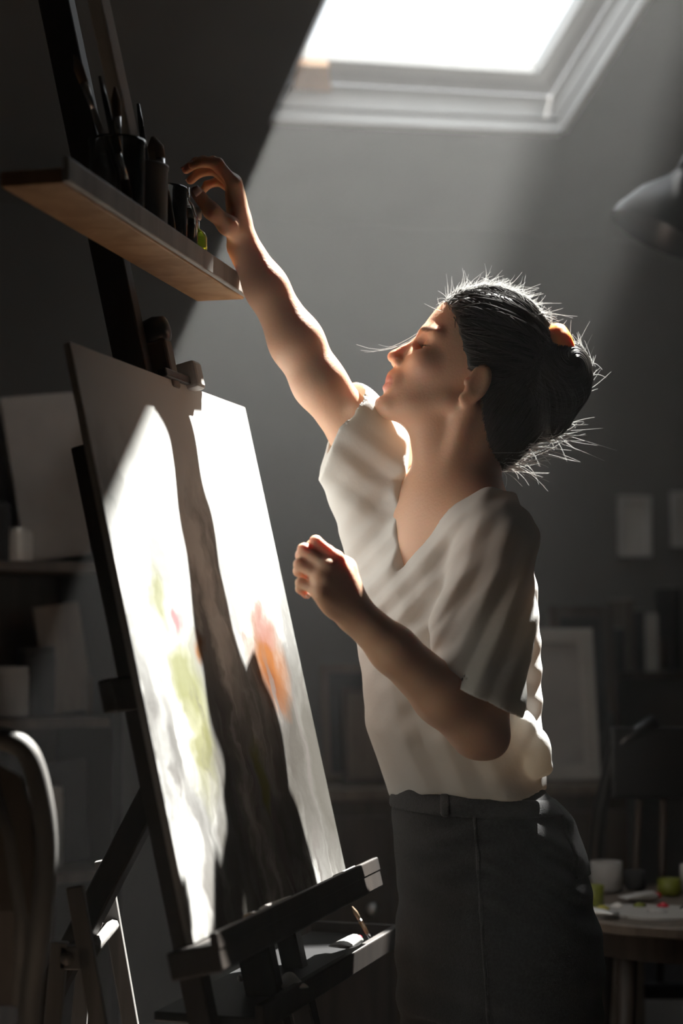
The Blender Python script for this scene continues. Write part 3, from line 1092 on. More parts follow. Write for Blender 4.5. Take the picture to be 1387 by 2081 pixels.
# ------------------------------------------------------------------ signed-distance modelling of the figure
class Field:
    def __init__(self, lo, hi, h):
        self.lo = np.array(lo, np.float32)
        self.h = h
        self.n = np.ceil((np.array(hi) - np.array(lo)) / h).astype(int) + 1
        self.f = np.full(self.n, 1.0, np.float32)

    def block(self, lo, hi):
        i0 = np.clip(np.floor((np.array(lo) - self.lo) / self.h).astype(int), 0, self.n - 1)
        i1 = np.clip(np.ceil((np.array(hi) - self.lo) / self.h).astype(int) + 1, 1, self.n)
        if np.any(i1 <= i0):
            return None, None
        sl = tuple(slice(a, b) for a, b in zip(i0, i1))
        ax = [self.lo[k] + np.arange(i0[k], i1[k], dtype=np.float32) * self.h for k in range(3)]
        return sl, (ax[0][:, None, None], ax[1][None, :, None], ax[2][None, None, :])

    def smin(self, sl, d, k):
        a = self.f[sl]
        if k <= 0:
            self.f[sl] = np.minimum(a, d)
            return
        hh = np.clip(0.5 + 0.5 * (a - d) / k, 0, 1)
        self.f[sl] = a * (1 - hh) + d * hh - k * hh * (1 - hh)

    def smax(self, sl, d, k):
        a = self.f[sl]
        if k <= 0:
            self.f[sl] = np.maximum(a, d)
            return
        hh = np.clip(0.5 - 0.5 * (a - d) / k, 0, 1)
        self.f[sl] = a * (1 - hh) + d * hh + k * hh * (1 - hh)

    def cap(self, a, b, ra, rb, k=.01, cut=False, flat=None):
        """tapered capsule; flat=(axis, s): squash factor s along an axis vector"""
        a = np.array(a, np.float32); b = np.array(b, np.float32)
        m = max(ra, rb) * (1.0 if flat is None else max(1, 1 / flat[1])) + k * 1.5 + self.h * 3
        sl, X = self.block(np.minimum(a, b) - m, np.maximum(a, b) + m)
        if sl is None:
            return
        px, py, pz = X[0] - a[0], X[1] - a[1], X[2] - a[2]
        d = b - a
        L2 = float(d @ d) + 1e-12
        t = np.clip((px * d[0] + py * d[1] + pz * d[2]) / L2, 0, 1)
        qx, qy, qz = px - t * d[0], py - t * d[1], pz - t * d[2]
        if flat is not None:
            ax = np.array(flat[0], np.float32)
            ax = ax - d * float(ax @ d) / L2
            ax /= np.linalg.norm(ax)
            w = qx * ax[0] + qy * ax[1] + qz * ax[2]
            s = 1 / flat[1]
            qx, qy, qz = qx + ax[0] * w * (s - 1), qy + ax[1] * w * (s - 1), qz + ax[2] * w * (s - 1)
        dist = np.sqrt(qx * qx + qy * qy + qz * qz) - (ra + (rb - ra) * t)
        if cut:
            self.smax(sl, -dist, k)
        else:
            self.smin(sl, dist, k)

    def ell(self, c, r, R=None, k=.01, cut=False):
        """ellipsoid centre c, radii r, rotation R (rows = its own axes)"""
        c = np.array(c, np.float32)
        r = np.array(r, np.float32)
        m = float(r.max()) + k * 1.5 + self.h * 3
        sl, X = self.block(c - m, c + m)
        if sl is None:
            return
        p = [X[i] - c[i] for i in range(3)]
        if R is not None:
            R = np.array(R, np.float32)
            q = [R[i][0] * p[0] + R[i][1] * p[1] + R[i][2] * p[2] for i in range(3)]
        else:
            q = p
        k0 = np.sqrt((q[0] / r[0]) ** 2 + (q[1] / r[1]) ** 2 + (q[2] / r[2]) ** 2)
        k1 = np.sqrt((q[0] / r[0] ** 2) ** 2 + (q[1] / r[1] ** 2) ** 2 + (q[2] / r[2] ** 2) ** 2)
        dist = k0 * (k0 - 1.0) / np.maximum(k1, 1e-4)
        if cut:
            self.smax(sl, -dist, k)
        else:
            self.smin(sl, dist, k)

    def chain(self, pts, rads, k=.01, flat=None):
        for i in range(len(pts) - 1):
            self.cap(pts[i], pts[i + 1], rads[i], rads[i + 1], k, flat=flat)

    def loft(self, secs, R, k=.02, z0=None, z1=None, power=2.0, warp=None):
        """stack of elliptical sections. secs: (z, cx, cy, a, b); R=(ax, ay) horizontal unit axes of a and b"""
        secs = sorted(secs)
        S_ = np.array(secs, np.float32)
        z0 = S_[0, 0] if z0 is None else z0
        z1 = S_[-1, 0] if z1 is None else z1
        m = float(S_[:, 3:].max()) + .05
        sl, X = self.block([S_[:, 1].min() - m, S_[:, 2].min() - m, S_[0, 0] - .03], [S_[:, 1].max() + m, S_[:, 2].max() + m, S_[-1, 0] + .03])
        z = X[2][0, 0, :]
        # smooth interpolation of the sections
        def ip(col):
            zz = np.linspace(S_[0, 0], S_[-1, 0], 200)
            v = np.interp(zz, S_[:, 0], S_[:, col])
            ker = np.hanning(15); ker /= ker.sum()
            vp = np.pad(v, 7, mode='edge')
            v = np.convolve(vp, ker, 'valid')
            return np.interp(z, zz, v).astype(np.float32)[None, None, :]
        cx, cy, a, b = ip(1), ip(2), ip(3), ip(4)
        dx, dy = X[0] - cx, X[1] - cy
        u = dx * R[0][0] + dy * R[0][1]
        v = dx * R[1][0] + dy * R[1][1]
        q = (np.abs(u / a) ** power + np.abs(v / b) ** power) ** (1 / power)
        dist = (q - 1) * np.minimum(a, b)
        if warp is not None:
            dist = dist + warp(np.arctan2(v / b, u / a), X[2], X)
        zc = np.maximum(S_[0, 0] - X[2], X[2] - S_[-1, 0])
        dist = np.maximum(dist, zc)
        self.smin(sl, dist.astype(np.float32), k)

    def mesh(self, iso=0.0, smooth=1):
        f = self.f - iso
        s = f < 0
        n = self.n
        cell = np.zeros(tuple(n - 1), np.int8)
        for i in (0, 1):
            for j in (0, 1):
                for k in (0, 1):
                    cell += s[i:n[0] - 1 + i, j:n[1] - 1 + j, k:n[2] - 1 + k]
        act = np.argwhere((cell > 0) & (cell < 8))
        if len(act) == 0:
            return None
        idx = np.full(tuple(n - 1), -1, np.int32)
        idx[tuple(act.T)] = np.arange(len(act))
        acc = np.zeros((len(act), 3), np.float64)
        cnt = np.zeros(len(act))
        corners = [(0, 0, 0), (1, 0, 0), (0, 1, 0), (1, 1, 0), (0, 0, 1), (1, 0, 1), (0, 1, 1), (1, 1, 1)]
        vals = {c: f[act[:, 0] + c[0], act[:, 1] + c[1], act[:, 2] + c[2]] for c in corners}
        for c in corners:
            for ax in range(3):
                if c[ax] == 0:
                    c2 = tuple(1 if q == ax else c[q] for q in range(3))
                    v1, v2 = vals[c], vals[c2]
                    cr = (v1 < 0) != (v2 < 0)
                    t = np.where(cr, v1 / np.where(cr, v1 - v2, 1), 0)
                    p = np.array(c, float)[None, :] + 0 * acc
                    p[:, ax] += t
                    acc += p * cr[:, None]
                    cnt += cr
        vtx = (act + acc / cnt[:, None]) * self.h + self.lo
        faces = []
        for ax in range(3):
            o1, o2 = [(1, 2), (2, 0), (0, 1)][ax]
            a = s.take(range(0, n[ax] - 1), axis=ax)
            b = s.take(range(1, n[ax]), axis=ax)
            ch = a != b
            e = np.argwhere(ch)
            inside = a[tuple(e.T)]
            ok = (e[:, o1] > 0) & (e[:, o2] > 0) & (e[:, o1] < n[o1] - 1) & (e[:, o2] < n[o2] - 1)
            e, inside = e[ok], inside[ok]
            q = []
            for d1, d2 in ((0, 0), (-1, 0), (-1, -1), (0, -1)):
                ee = e.copy()
                ee[:, o1] += d1
                ee[:, o2] += d2
                q.append(idx[tuple(ee.T)])
            q = np.stack(q, 1)
            q[~inside] = q[~inside][:, ::-1]
            faces.append(q)
        F = np.concatenate(faces)
        F = F[(F >= 0).all(1)]
        for _ in range(smooth):
            sm = np.zeros_like(vtx)
            c = np.zeros(len(vtx))
            for i in range(4):
                j = (i + 1) % 4
                np.add.at(sm, F[:, i], vtx[F[:, j]])
                np.add.at(sm, F[:, j], vtx[F[:, i]])
                np.add.at(c, F[:, i], 1)
                np.add.at(c, F[:, j], 1)
            vtx = vtx * .5 + .5 * sm / np.maximum(c, 1)[:, None]
        return vtx, F


def mesh_obj(name, vf, m, parent, colors=None):
    v, F = vf
    me = bpy.data.meshes.new(name)
    me.vertices.add(len(v))
    me.vertices.foreach_set('co', v.astype(np.float32).ravel())
    me.loops.add(F.size)
    me.loops.foreach_set('vertex_index', F[:, ::1].astype(np.int32).ravel())
    me.polygons.add(len(F))
    me.polygons.foreach_set('loop_start', np.arange(0, F.size, 4, dtype=np.int32))
    me.polygons.foreach_set('loop_total', np.full(len(F), 4, np.int32))
    me.update(calc_edges=True)
    me.validate()
    me.polygons.foreach_set('use_smooth', [True] * len(me.polygons))
    if colors is not None:
        ca = me.color_attributes.new('tone', 'FLOAT_COLOR', 'POINT')
        ca.data.foreach_set('color', colors.astype(np.float32).ravel())
    me.materials.append(m)
    o = bpy.data.objects.new(name, me)
    COL.objects.link(o)
    o.parent = parent
    o.matrix_parent_inverse = parent.matrix_basis.inverted()
    return o


def A(v):
    return np.array((v[0], v[1], v[2]), np.float64)


def PP(px, py, Y):
    return A(P(px, py, Y))


person = thing('person', P(950, 1640, 2.58).xy.to_3d(), 'person in pale v-neck tee and dark jeans, head tilted back, one arm raised', 'person')

# skin ---------------------------------------------------------------
ms = mat('skin', (.74, .45, .305), .48, sss=.45, ssr=(1, .35, .18), bump=.12, bscale=260, spec=.45)
nt = ms.node_tree
at = nt.nodes.new('ShaderNodeAttribute')
at.attribute_name = 'tone'
nt.links.new(at.outputs['Color'], nt.nodes['Principled BSDF'].inputs['Base Color'])
SKIN = np.array((.74, .45, .305, 1.0))

# body directions
g_ = np.array((-.85, -.53, 0.0)); g_ /= np.linalg.norm(g_)       # chest faces left and a little to the camera
l_ = np.array((-g_[1], g_[0], 0.0))                                # towards her left side (near the camera)
# head frame
hf = np.array((-.895, 0.0, .445))
hu = np.array((.445, 0.0, .895))
hs = np.array((0.0, -1.0, 0.0))
YAW = math.radians(5)
cy_, sy_ = math.cos(YAW), math.sin(YAW)
rotz = np.array(((cy_, -sy_, 0), (sy_, cy_, 0), (0, 0, 1)))
hf, hu, hs = rotz @ hf, rotz @ hu, rotz @ hs
HY = 2.57
Hc = PP(975, 714, HY)
HR = np.array((hf, hs, hu))


def H(f, s, u):
    return Hc + hf * f + hs * s + hu * u


fb = Field((-.32, 2.12, .82), (.42, 2.95, 1.94), .0027)
# cranium, face, jaw
fb.ell(H(-.006, 0, .004), (.094, .074, .092), HR, .0)
fb.ell(H(.030, 0, -.045), (.062, .062, .080), HR, .02)
fb.ell(H(.052, 0, -.075), (.045, .046, .066), HR, .015)
fb.cap(H(.010, 0.043, -.098), H(.078, .012, -.134), .016, .014, .018)
fb.cap(H(.010, -.043, -.098), H(.078, -.012, -.134), .016, .014, .018)
fb.ell(H(.088, 0, -.134), (.017, .019, .015), HR, .012)            # chin
fb.ell(H(.040, 0, -.118), (.045, .036, .024), HR, .02)
for s in (-1, 1):
    fb.ell(H(.064, s * .036, -.060), (.022, .022, .020), HR, .015)  # cheekbone
    fb.cap(H(.082, s * .012, -.014), H(.070, s * .046, -.016), .010, .009, .010)  # brow ridge
    fb.ell(H(.085, s * .030, -.034), (.015, .017, .012), HR, .006, cut=True)
    fb.ell(H(.0665, s * .030, -.034), (.0135, .015, .012), HR, .004)   # eyeball with lid
    fb.cap(H(.0790, s * .020, -.0365), H(.0745, s * .042, -.038), .0022, .0018, .002)  # lower lid
# nose
fb.cap(H(.084, 0, -.028), H(.108, 0, -.062), .0075, .0085, .008)
fb.ell(H(.1085, 0, -.0665), (.0105, .0095, .0085), HR, .004)
for s in (-1, 1):
    fb.ell(H(.100, s * .0105, -.071), (.0095, .0065, .0065), HR, .004)
    fb.ell(H(.1035, s * .0055, -.0785), (.0045, .0028, .0035), HR, .002, cut=True)
fb.cap(H(.097, 0, -.080), H(.100, 0, -.090), .0045, .005, .006)      # philtrum
# mouth
fb.ell(H(.088, 0, -.100), (.016, .026, .020), HR, .012)
fb.cap(H(.1005, 0, -.0985), H(.090, .021, -.1035), .0046, .0022, .003)
fb.cap(H(.1005, 0, -.0985), H(.090, -.021, -.1035), .0046, .0022, .003)
fb.cap(H(.0985, 0, -.1125), H(.090, .018, -.1075), .0058, .0026, .003)
fb.cap(H(.0985, 0, -.1125), H(.090, -.018, -.1075), .0058, .0026, .003)
fb.cap(H(.1085, 0, -.1050), H(.094, .020, -.1055), .0016, .0012, .0015, cut=True)
fb.cap(H(.1085, 0, -.1050), H(.094, -.020, -.1055), .0016, .0012, .0015, cut=True)
fb.cap(H(.104, -.012, -.1215), H(.104, .012, -.1215), .0042, .0042, .006, cut=True)
# ears
for s in (-1, 1):
    e0 = H(-.012, s * .072, -.058)
    Re = np.array((hf * .97 + hs * s * -.2, hs * s, hu))
    fb.ell(e0, (.017, .008, .030), HR, .004)
    fb.ell(e0 + hs * s * .0085 + hf * .003, (.0105, .006, .021), HR, .003, cut=True)
    fb.ell(H(-.004, s * .071, -.086), (.0085, .0055, .0095), HR, .004)
    fb.ell(H(.004, s * .072, -.063), (.004, .004, .006), HR, .002)
# neck
Nb = PP(925, 1010, 2.575)
fb.cap(H(-.030, 0, -.085), Nb, .054, .058, .02)
fb.cap(H(.022, 0, -.120), Nb + g_ * .012, .034, .045, .02)
for s in (-1, 1):
    fb.cap(H(-.015, s * .052, -.095), Nb + g_ * .045 + l_ * s * .018 - np.array((0, 0, .03)), .014, .010, .014)
# torso
Lsh = PP(1005, 1105, 2.43)
Rsh = PP(800, 965, 2.665)
Ch = PP(905, 1190, 2.575)
Wa = PP(925, 1430, 2.575)
Pv = PP(965, 1650, 2.585)
z_ = np.array((0, 0, 1.0))
Rt = np.array((g_, l_, z_))
fb.ell(PP(915, 1150, 2.575), (.092, .135, .155), Rt, .03)
fb.ell(PP(920, 1360, 2.575), (.075, .105, .14), Rt, .04)
fb.ell(PP(945, 1620, 2.58), (.082, .115, .12), Rt, .04)
fb.cap(Nb - z_ * .02, Lsh - z_ * .005, .040, .045, .035)
fb.cap(Nb - z_ * .02, Rsh - z_ * .012, .040, .036, .03)
fb.cap(Nb + g_ * .040 - z_ * .05, Lsh + g_ * .03 - l_ * .02, .010, .011, .012)   # collar bones
fb.cap(Nb + g_ * .040 - z_ * .05, Rsh + g_ * .02 + l_ * .04, .010, .011, .012)
# raised right arm
Rel = PP(648, 778, 2.565)
Rwr = PP(494, 500, 2.545)
fb.chain([Rsh - z_ * .004, Rsh * .5 + Rel * .5 - z_ * .004, Rel], [.044, .040, .036], .014)
fb.chain([Rel, Rel * .70 + Rwr * .30, Rel * .3 + Rwr * .7, Rwr], [.037, .037, .029, .0245], .02)
fb.ell(Rel + np.array((.012, .01, -.018)), (.022, .022, .024), None, .015)
# near left arm
Lel = PP(972, 1482, 2.40)
Lwr = PP(722, 1248, 2.30)
fb.chain([Lsh, Lsh * .5 + Lel * .5, Lel], [.050, .043, .038], .02)
fb.chain([Lel, Lel * .70 + Lwr * .30, Lel * .3 + Lwr * .7, Lwr], [.038, .038, .030, .0245], .015)
fb.ell(Lel + np.array((.016, 0, -.014)), (.024, .024, .024), None, .012)


def hand(F_, wrist, wdir, palm, thumbside, L, curls, spread, thumb_pts, w0=.024, sc=1.0):
    """wdir: from wrist to knuckles, palm: direction the palm faces, thumbside: towards the thumb"""
    wdir = wdir / np.linalg.norm(wdir)
    palm = palm - wdir * (palm @ wdir)
    palm /= np.linalg.norm(palm)
    t = np.cross(palm, wdir)
    if t @ thumbside < 0:
        t = -t
    R_ = np.array((wdir, t, palm))
    c = wrist + wdir * .048 * sc
    F_.ell(c, (.050 * sc, .037 * sc, .0155 * sc), R_, .014)
    F_.cap(wrist, wrist + wdir * .03, w0, .024, .012, flat=(palm, .72))
    tips = []
    off = [.026, .0088, -.0085, -.0250]
    fl = [.068, .076, .071, .056]
    fr = [.0088, .0090, .0085, .0074]
    mc = [.084, .087, .082, .073]
    for i in range(4):
        base = wrist + wdir * mc[i] * sc + t * off[i] * sc * 1.0 - palm * .002
        F_.cap(wrist + wdir * .03 * sc + t * off[i] * .5, base, .011 * sc, .0098 * sc, .008)
        p = base
        a = 0
        seg = np.array((.50, .29, .21)) * fl[i] * sc * 1.06
        r = fr[i] * sc
        for j in range(3):
            a += curls[i][j]
            sp = math.radians(spread[i])
            d = (wdir * math.cos(math.radians(a)) + palm * math.sin(math.radians(a)))
            d = d * math.cos(sp) + t * math.sin(sp)
            q = p + d * seg[j]
            F_.cap(p, q, r, r * .90, .0028 if j else .006)
            if j:
                F_.ell(p - palm * 0 , (r * 1.06,) * 3, None, .002)
            p = q
            r *= .90
        tips.append((p, d, r))
    # thumb leaves the side of the palm near its base
    tp = [wrist + wdir * .018 * sc + t * .016 * sc + palm * .006] + [wrist + wdir * a_ * sc + t * b_ * sc + palm * c_ * sc for a_, b_, c_ in thumb_pts]
    F_.chain(tp, [.0150 * sc, .0130 * sc, .0105 * sc, .0088 * sc][:len(tp)], .009)
    return tips, tp, (wdir, t, palm)


# near left hand: loose fist, back of the hand to the camera, thumb side up
wd = PP(655, 1158, 2.245) - Lwr
hl = hand(fb, Lwr + wd * .02, wd, np.array((-.25, .95, -.25)), np.array((.3, 0, 1.0)), .17,
          [(38, 88, 62), (44, 90, 62), (50, 90, 62), (56, 88, 60)], [2, 0, -1, -3],
          [(.050, .036, .012), (.082, .032, .026), (.100, .012, .036)], sc=.96)
# raised right hand: bent over at the wrist, fingers reaching to the bottles, thumb hanging towards the camera
wr = PP(470, 350, 2.52) - Rwr
hr = hand(fb, Rwr + wr * .02, wr, np.array((-.80, .10, -.55)), np.array((-.5, -.8, .0)), .17,
          [(30, 42, 30), (38, 45, 32), (44, 48, 34), (48, 50, 36)], [5, 1, -2, -5],
          [(.030, .044, .016), (.052, .064, .034), (.080, .072, .050)], sc=1.03)
vb = fb.mesh(smooth=1)
v = vb[0]
col = np.tile(SKIN, (len(v), 1))
loc = (v - Hc) @ HR.T


def paint(mask, c, amt):
    m_ = np.clip(mask, 0, 1)[:, None] * amt
    col[:, :3] = col[:, :3] * (1 - m_) + np.array(c)[None, :] * m_


dl = np.sqrt(((loc[:, 0] - .100) / .016) ** 2 + (loc[:, 1] / .025) ** 2 + ((loc[:, 2] + .105) / .0125) ** 2)
paint((1.15 - dl) * 4, (.50, .17, .16), .8)
dc = np.sqrt(((loc[:, 0] - .06) / .03) ** 2 + ((np.abs(loc[:, 1]) - .045) / .03) ** 2 + ((loc[:, 2] + .07) / .025) ** 2)
paint((1.2 - dc), (.68, .33, .26), .4)
db = np.sqrt(((loc[:, 0] - .078) / .02) ** 2 + ((np.abs(loc[:, 1]) - .031) / .022) ** 2 + ((loc[:, 2] + .0135) / .0042) ** 2)
paint((1.2 - db) * 3, (.10, .06, .045), .8)
dl2 = np.sqrt(((loc[:, 0] - .074) / .02) ** 2 + ((np.abs(loc[:, 1]) - .031) / .018) ** 2 + ((loc[:, 2] + .0375) / .0022) ** 2)
paint((1.2 - dl2) * 3, (.08, .05, .04), .7)
for tips in (hl[0], hr[0]):
    for p, d, r in tips:
        dd = np.linalg.norm(v - p, axis=1)
        paint((1.4 - dd / r), (.70, .36, .30), .5)
mesh_obj('body', vb, ms, person, col)
del fb


def nail(p, d, out, r, parent):
    """small curved nail plate at a fingertip"""
    out = out - d * (out @ d)
    out /= np.linalg.norm(out)
    s_ = np.cross(d, out)
    bm = bmesh.new()
    rows = []
    for i in range(4):
        t = -0.35 + i * .42
        rows.append([bm.verts.new(V(p + d * r * t + (out * math.cos(a) + s_ * math.sin(a)) * r * 1.03)) for a in (-.75, -.4, 0, .4, .75)])
    for a, b in zip(rows, rows[1:]):
        for k in range(4):
            bm.faces.new((a[k], a[k + 1], b[k + 1], b[k]))
    return obj('fingernail', bm, mnail, parent, smooth=True, solid=.0006)


mnail = mat('nail', (.78, .55, .48), .25, coat=.4)
body_o = bpy.data.objects['body']
for tips, tp, fr_ in (hl, hr):
    for p, d, r in tips:
        o_out = -fr_[2] * math.cos(1.2) + fr_[0] * .6
        nail(p, d, np.cross(np.cross(d, -fr_[2] + fr_[0] * .8), d), r * .92, body_o)
    d = tp[-1] - tp[-2]
    d /= np.linalg.norm(d)
    nail(tp[-1], d, fr_[1] - fr_[2] * .3, .0088, body_o)
# ------------------------------------------------------------------ clothes
Rg = (g_[:2], l_[:2])


def sec(py, x0, x1, b, Y=2.58):
    """section seen between x0 and x1 with half width b across her body"""
    c = PP((x0 + x1) / 2, py, Y)
    hw = (x1 - x0) / 2 * Y / FPX
    a = math.sqrt(max(hw * hw - (b * .529) ** 2, .05 ** 2)) / .849
    return (c[2], c[0], c[1], a, b)


fs = Field((-.16, 2.20, .84), (.40, 2.92, 1.58), .003)
fs.loft([sec(1640, 802, 1096, .140), sec(1600, 792, 1098, .140), sec(1550, 775, 1096, .138), sec(1480, 752, 1094, .136), sec(1400, 737, 1092, .138),
         sec(1300, 724, 1090, .146), sec(1200, 722, 1082, .156), sec(1120, 738, 1066, .162), sec(1060, 752, 1050, .155), sec(1015, 790, 1030, .13)],
        Rg, .0, power=2.1)
fs.cap(Nb - z_ * .026, Lsh + z_ * .004, .054, .058, .03)
fs.cap(Nb - z_ * .012 + (Rsh - Nb) * .25, Rsh + z_ * .002, .058, .064, .03)
fs.cap(Nb - z_ * .020, Rsh - z_ * .010, .054, .060, .03)
# far sleeve of the raised arm
cufR = Rsh * .36 + Rel * .64 - z_ * .008
fs.chain([Rsh - z_ * .002, cufR + z_ * .002], [.066, .059], .03)
fs.cap(cufR, PP(676, 912, 2.60), .045, .045, .02)
fs.cap(PP(712, 975, 2.62), PP(765, 1100, 2.62), .040, .05, .03)
ad = (Rel - Rsh) / np.linalg.norm(Rel - Rsh)
# near sleeve: its own field, cut at the cuff, then joined to the body of the shirt
fn_ = Field((-.16, 2.20, .84), (.40, 2.92, 1.58), .003)
sb = PP(966, 1420, 2.395)
fn_.chain([Lsh, Lsh * .45 + sb * .55, sb], [.058, .064, .069], .03)
X, Y_, Z_ = [fs.lo[k] + np.arange(fs.n[k], dtype=np.float32) * fs.h for k in range(3)]
X = X[:, None, None]; Y_ = Y_[None, :, None]; Z_ = Z_[None, None, :]


def plane(p0, n):
    n = np.array(n, float)
    n = n / np.linalg.norm(n)
    return ((X - p0[0]) * n[0] + (Y_ - p0[1]) * n[1] + (Z_ - p0[2]) * n[2]).astype(np.float32)


# folds
def fold(dirv, freq, ph, wob=1.5):
    d = np.array(dirv, float); d /= np.linalg.norm(d)
    w = X * d[0] + Y_ * d[1] + Z_ * d[2]
    t = freq * w + wob * np.sin(9 * X + 7 * Z_ + ph) + .8 * np.sin(23 * Z_ - 17 * Y_ + ph * 2)
    s = np.sin(t)
    return (s * np.abs(s) * .5 + s * .5).astype(np.float32)


def around(p, r):
    return np.exp(-(((X - p[0]) ** 2 + (Y_ - p[1]) ** 2 + (Z_ - p[2]) ** 2) / r ** 2)).astype(np.float32)


F1 = fold((.72, -.1, -.69), 190, 0.3) * around(PP(880, 1170, 2.48), .14) * .0042
F2 = fold((.90, 0, -.42), 150, 1.7) * around(PP(950, 1250, 2.38), .13) * .0048
F3 = fold((.25, 0, .97), 120, 2.4, 2.2) * around(PP(1010, 1450, 2.50), .13) * .0022
F4 = fold((.95, 0, .30), 110, 4.0, 1.2) * around(PP(800, 1420, 2.52), .17) * .0045
F5 = fold((.55, .2, .8), 170, 5.0) * around(PP(720, 960, 2.64), .09) * .0035
F6 = fold((.35, 0, -.94), 140, 3.3, 2.0) * around(PP(930, 1370, 2.36), .07) * .0035
fs.f += F1 + F2 + F3 + F4 + F5 + F6
# openings
n_cuff = PP(985, 1400, 2.40) - PP(870, 1345, 2.36)
n_cuff = np.array((-n_cuff[2], 0, n_cuff[0]))
if n_cuff[2] > 0:
    n_cuff = -n_cuff
cuffp = plane(PP(925, 1398, 2.39), n_cuff)                 # positive below the near cuff
fn_.f += (F1 + F2 + F6).astype(np.float32)
fn_.f = np.maximum(fn_.f, cuffp)
fn_.cap(Lsh * .35 + sb * .65, sb + (sb - Lsh) * .25, .056, .064, .003, cut=True)
fs.smin(np.s_[:, :, :], fn_.f, .012)
del fn_
# far cuff
cR = plane(cufR + ad * .016, (-.95, -.12, .31))
zone = np.maximum(-cR, -(-(X - float(PP(760, 900, 2.6)[0]))))
fs.f = np.maximum(fs.f, -zone)
fs.cap(cufR - ad * .01, cufR + ad * .06, .049, .052, .003, cut=True)
# v neck
Vb = PP(776, 1160, 2.49)
nA = PP(868, 1000, 2.60)
nB = PP(948, 1030, 2.47)


def side_plane(p, q, inside):
    e = q - p
    n = np.cross(e, g_)
    n /= np.linalg.norm(n)
    if (inside - p) @ n > 0:
        n = -n
    return plane(p, n)


mid = (nA + nB) / 2
vcut = np.maximum(np.maximum(side_plane(Vb, nA, mid), side_plane(Vb, nB, mid)), -plane(Nb - g_ * .01, g_))
vcut = np.maximum(vcut, -plane(Vb - z_ * .01, z_))
vcut = np.maximum(vcut, plane(nA + z_ * .022, z_ * .8 - l_ * .6))
fs.smax(np.s_[:, :, :], -vcut, .004)
fs.cap(Nb - z_ * .035 + g_ * .01, Nb + z_ * .12 + g_ * .0, .066, .070, .004, cut=True)
# hem
hem = plane(PP(940, 1607, 2.58), np.array((.05, 0, -1)))
hemw = .004 * np.sin(38 * X + 2) + .003 * np.sin(71 * Y_)
fs.f = np.maximum(fs.f, (hem + hemw).astype(np.float32))
# knot tied at the back
fs.ell(PP(1066, 1484, 2.475), (.018, .024, .026), None, .006)
fs.ell(PP(1088, 1530, 2.475), (.022, .026, .036), None, .005)
fs.cap(PP(1064, 1452, 2.48), PP(1106, 1560, 2.48), .007, .012, .006)
fs.cap(PP(1050, 1520, 2.46), PP(1010, 1560, 2.46), .012, .008, .02)
msh = bpy.data.materials.new('tee_cotton')
msh.use_nodes = True
nt = msh.node_tree
nt.nodes.clear()
oo = nt.nodes.new('ShaderNodeOutputMaterial')
df = nt.nodes.new('ShaderNodeBsdfDiffuse')
tl_ = nt.nodes.new('ShaderNodeBsdfTranslucent')
mxs = nt.nodes.new('ShaderNodeMixShader')
df.inputs[0].default_value = (.78, .775, .755, 1)
tl_.inputs[0].default_value = (.78, .72, .60, 1)
mxs.inputs[0].default_value = .22
tcn = nt.nodes.new('ShaderNodeTexCoord')
wv_ = nt.nodes.new('ShaderNodeTexNoise')
wv_.inputs['Scale'].default_value = 220
wv_.inputs['Detail'].default_value = 3
nt.links.new(tcn.outputs['Object'], wv_.inputs['Vector'])
bp_ = nt.nodes.new('ShaderNodeBump')
bp_.inputs['Strength'].default_value = .25
bp_.inputs['Distance'].default_value = .001
nt.links.new(wv_.outputs['Fac'], bp_.inputs['Height'])
for s_ in (df, tl_):
    nt.links.new(bp_.outputs['Normal'], s_.inputs['Normal'])
nt.links.new(df.outputs[0], mxs.inputs[1])
nt.links.new(tl_.outputs[0], mxs.inputs[2])
nt.links.new(mxs.outputs[0], oo.inputs[0])
shirt = mesh_obj('tee_shirt', fs.mesh(smooth=2), msh, person)
del fs

# jeans
fj = Field((-.14, 2.26, .03), (.46, 2.98, 1.0), .004)
fj.loft([sec(2060, 836, 1196, .168), sec(1980, 830, 1196, .170), sec(1900, 824, 1194, .170), sec(1800, 815, 1184, .168), sec(1700, 806, 1160, .160), sec(1650, 802, 1138, .152),
         sec(1605, 806, 1098, .128), sec(1585, 812, 1086, .120)], Rg, .0, power=2.15)
hipz = PP(965, 1950, 2.58)
# open the gap between the thighs
for s in (-1, 1):
    hp = PP(1008, 1930, 2.58) + l_ * .083 * s
    hp0 = hp.copy()
    kn_ = hp - z_ * .30 + g_ * .015
    an_ = hp - z_ * (hp[2] - .10) - g_ * .01
    fj.chain([hp, kn_, an_], [.098, .075, .062], .02)
Xj, Yj, Zj = [fj.lo[k] + np.arange(fj.n[k], dtype=np.float32) * fj.h for k in range(3)]
Xj = Xj[:, None, None]; Yj = Yj[None, :, None]; Zj = Zj[None, None, :]


def foldj(dirv, freq, ph, p, r, amp):
    d = np.array(dirv, float); d /= np.linalg.norm(d)
    t = freq * (Xj * d[0] + Yj * d[1] + Zj * d[2]) + 1.6 * np.sin(11 * Xj + 9 * Zj + ph)
    s = np.sin(t)
    fj.f += (s * amp * np.exp(-(((Xj - p[0]) ** 2 + (Yj - p[1]) ** 2 + (Zj - p[2]) ** 2) / r ** 2))).astype(np.float32)


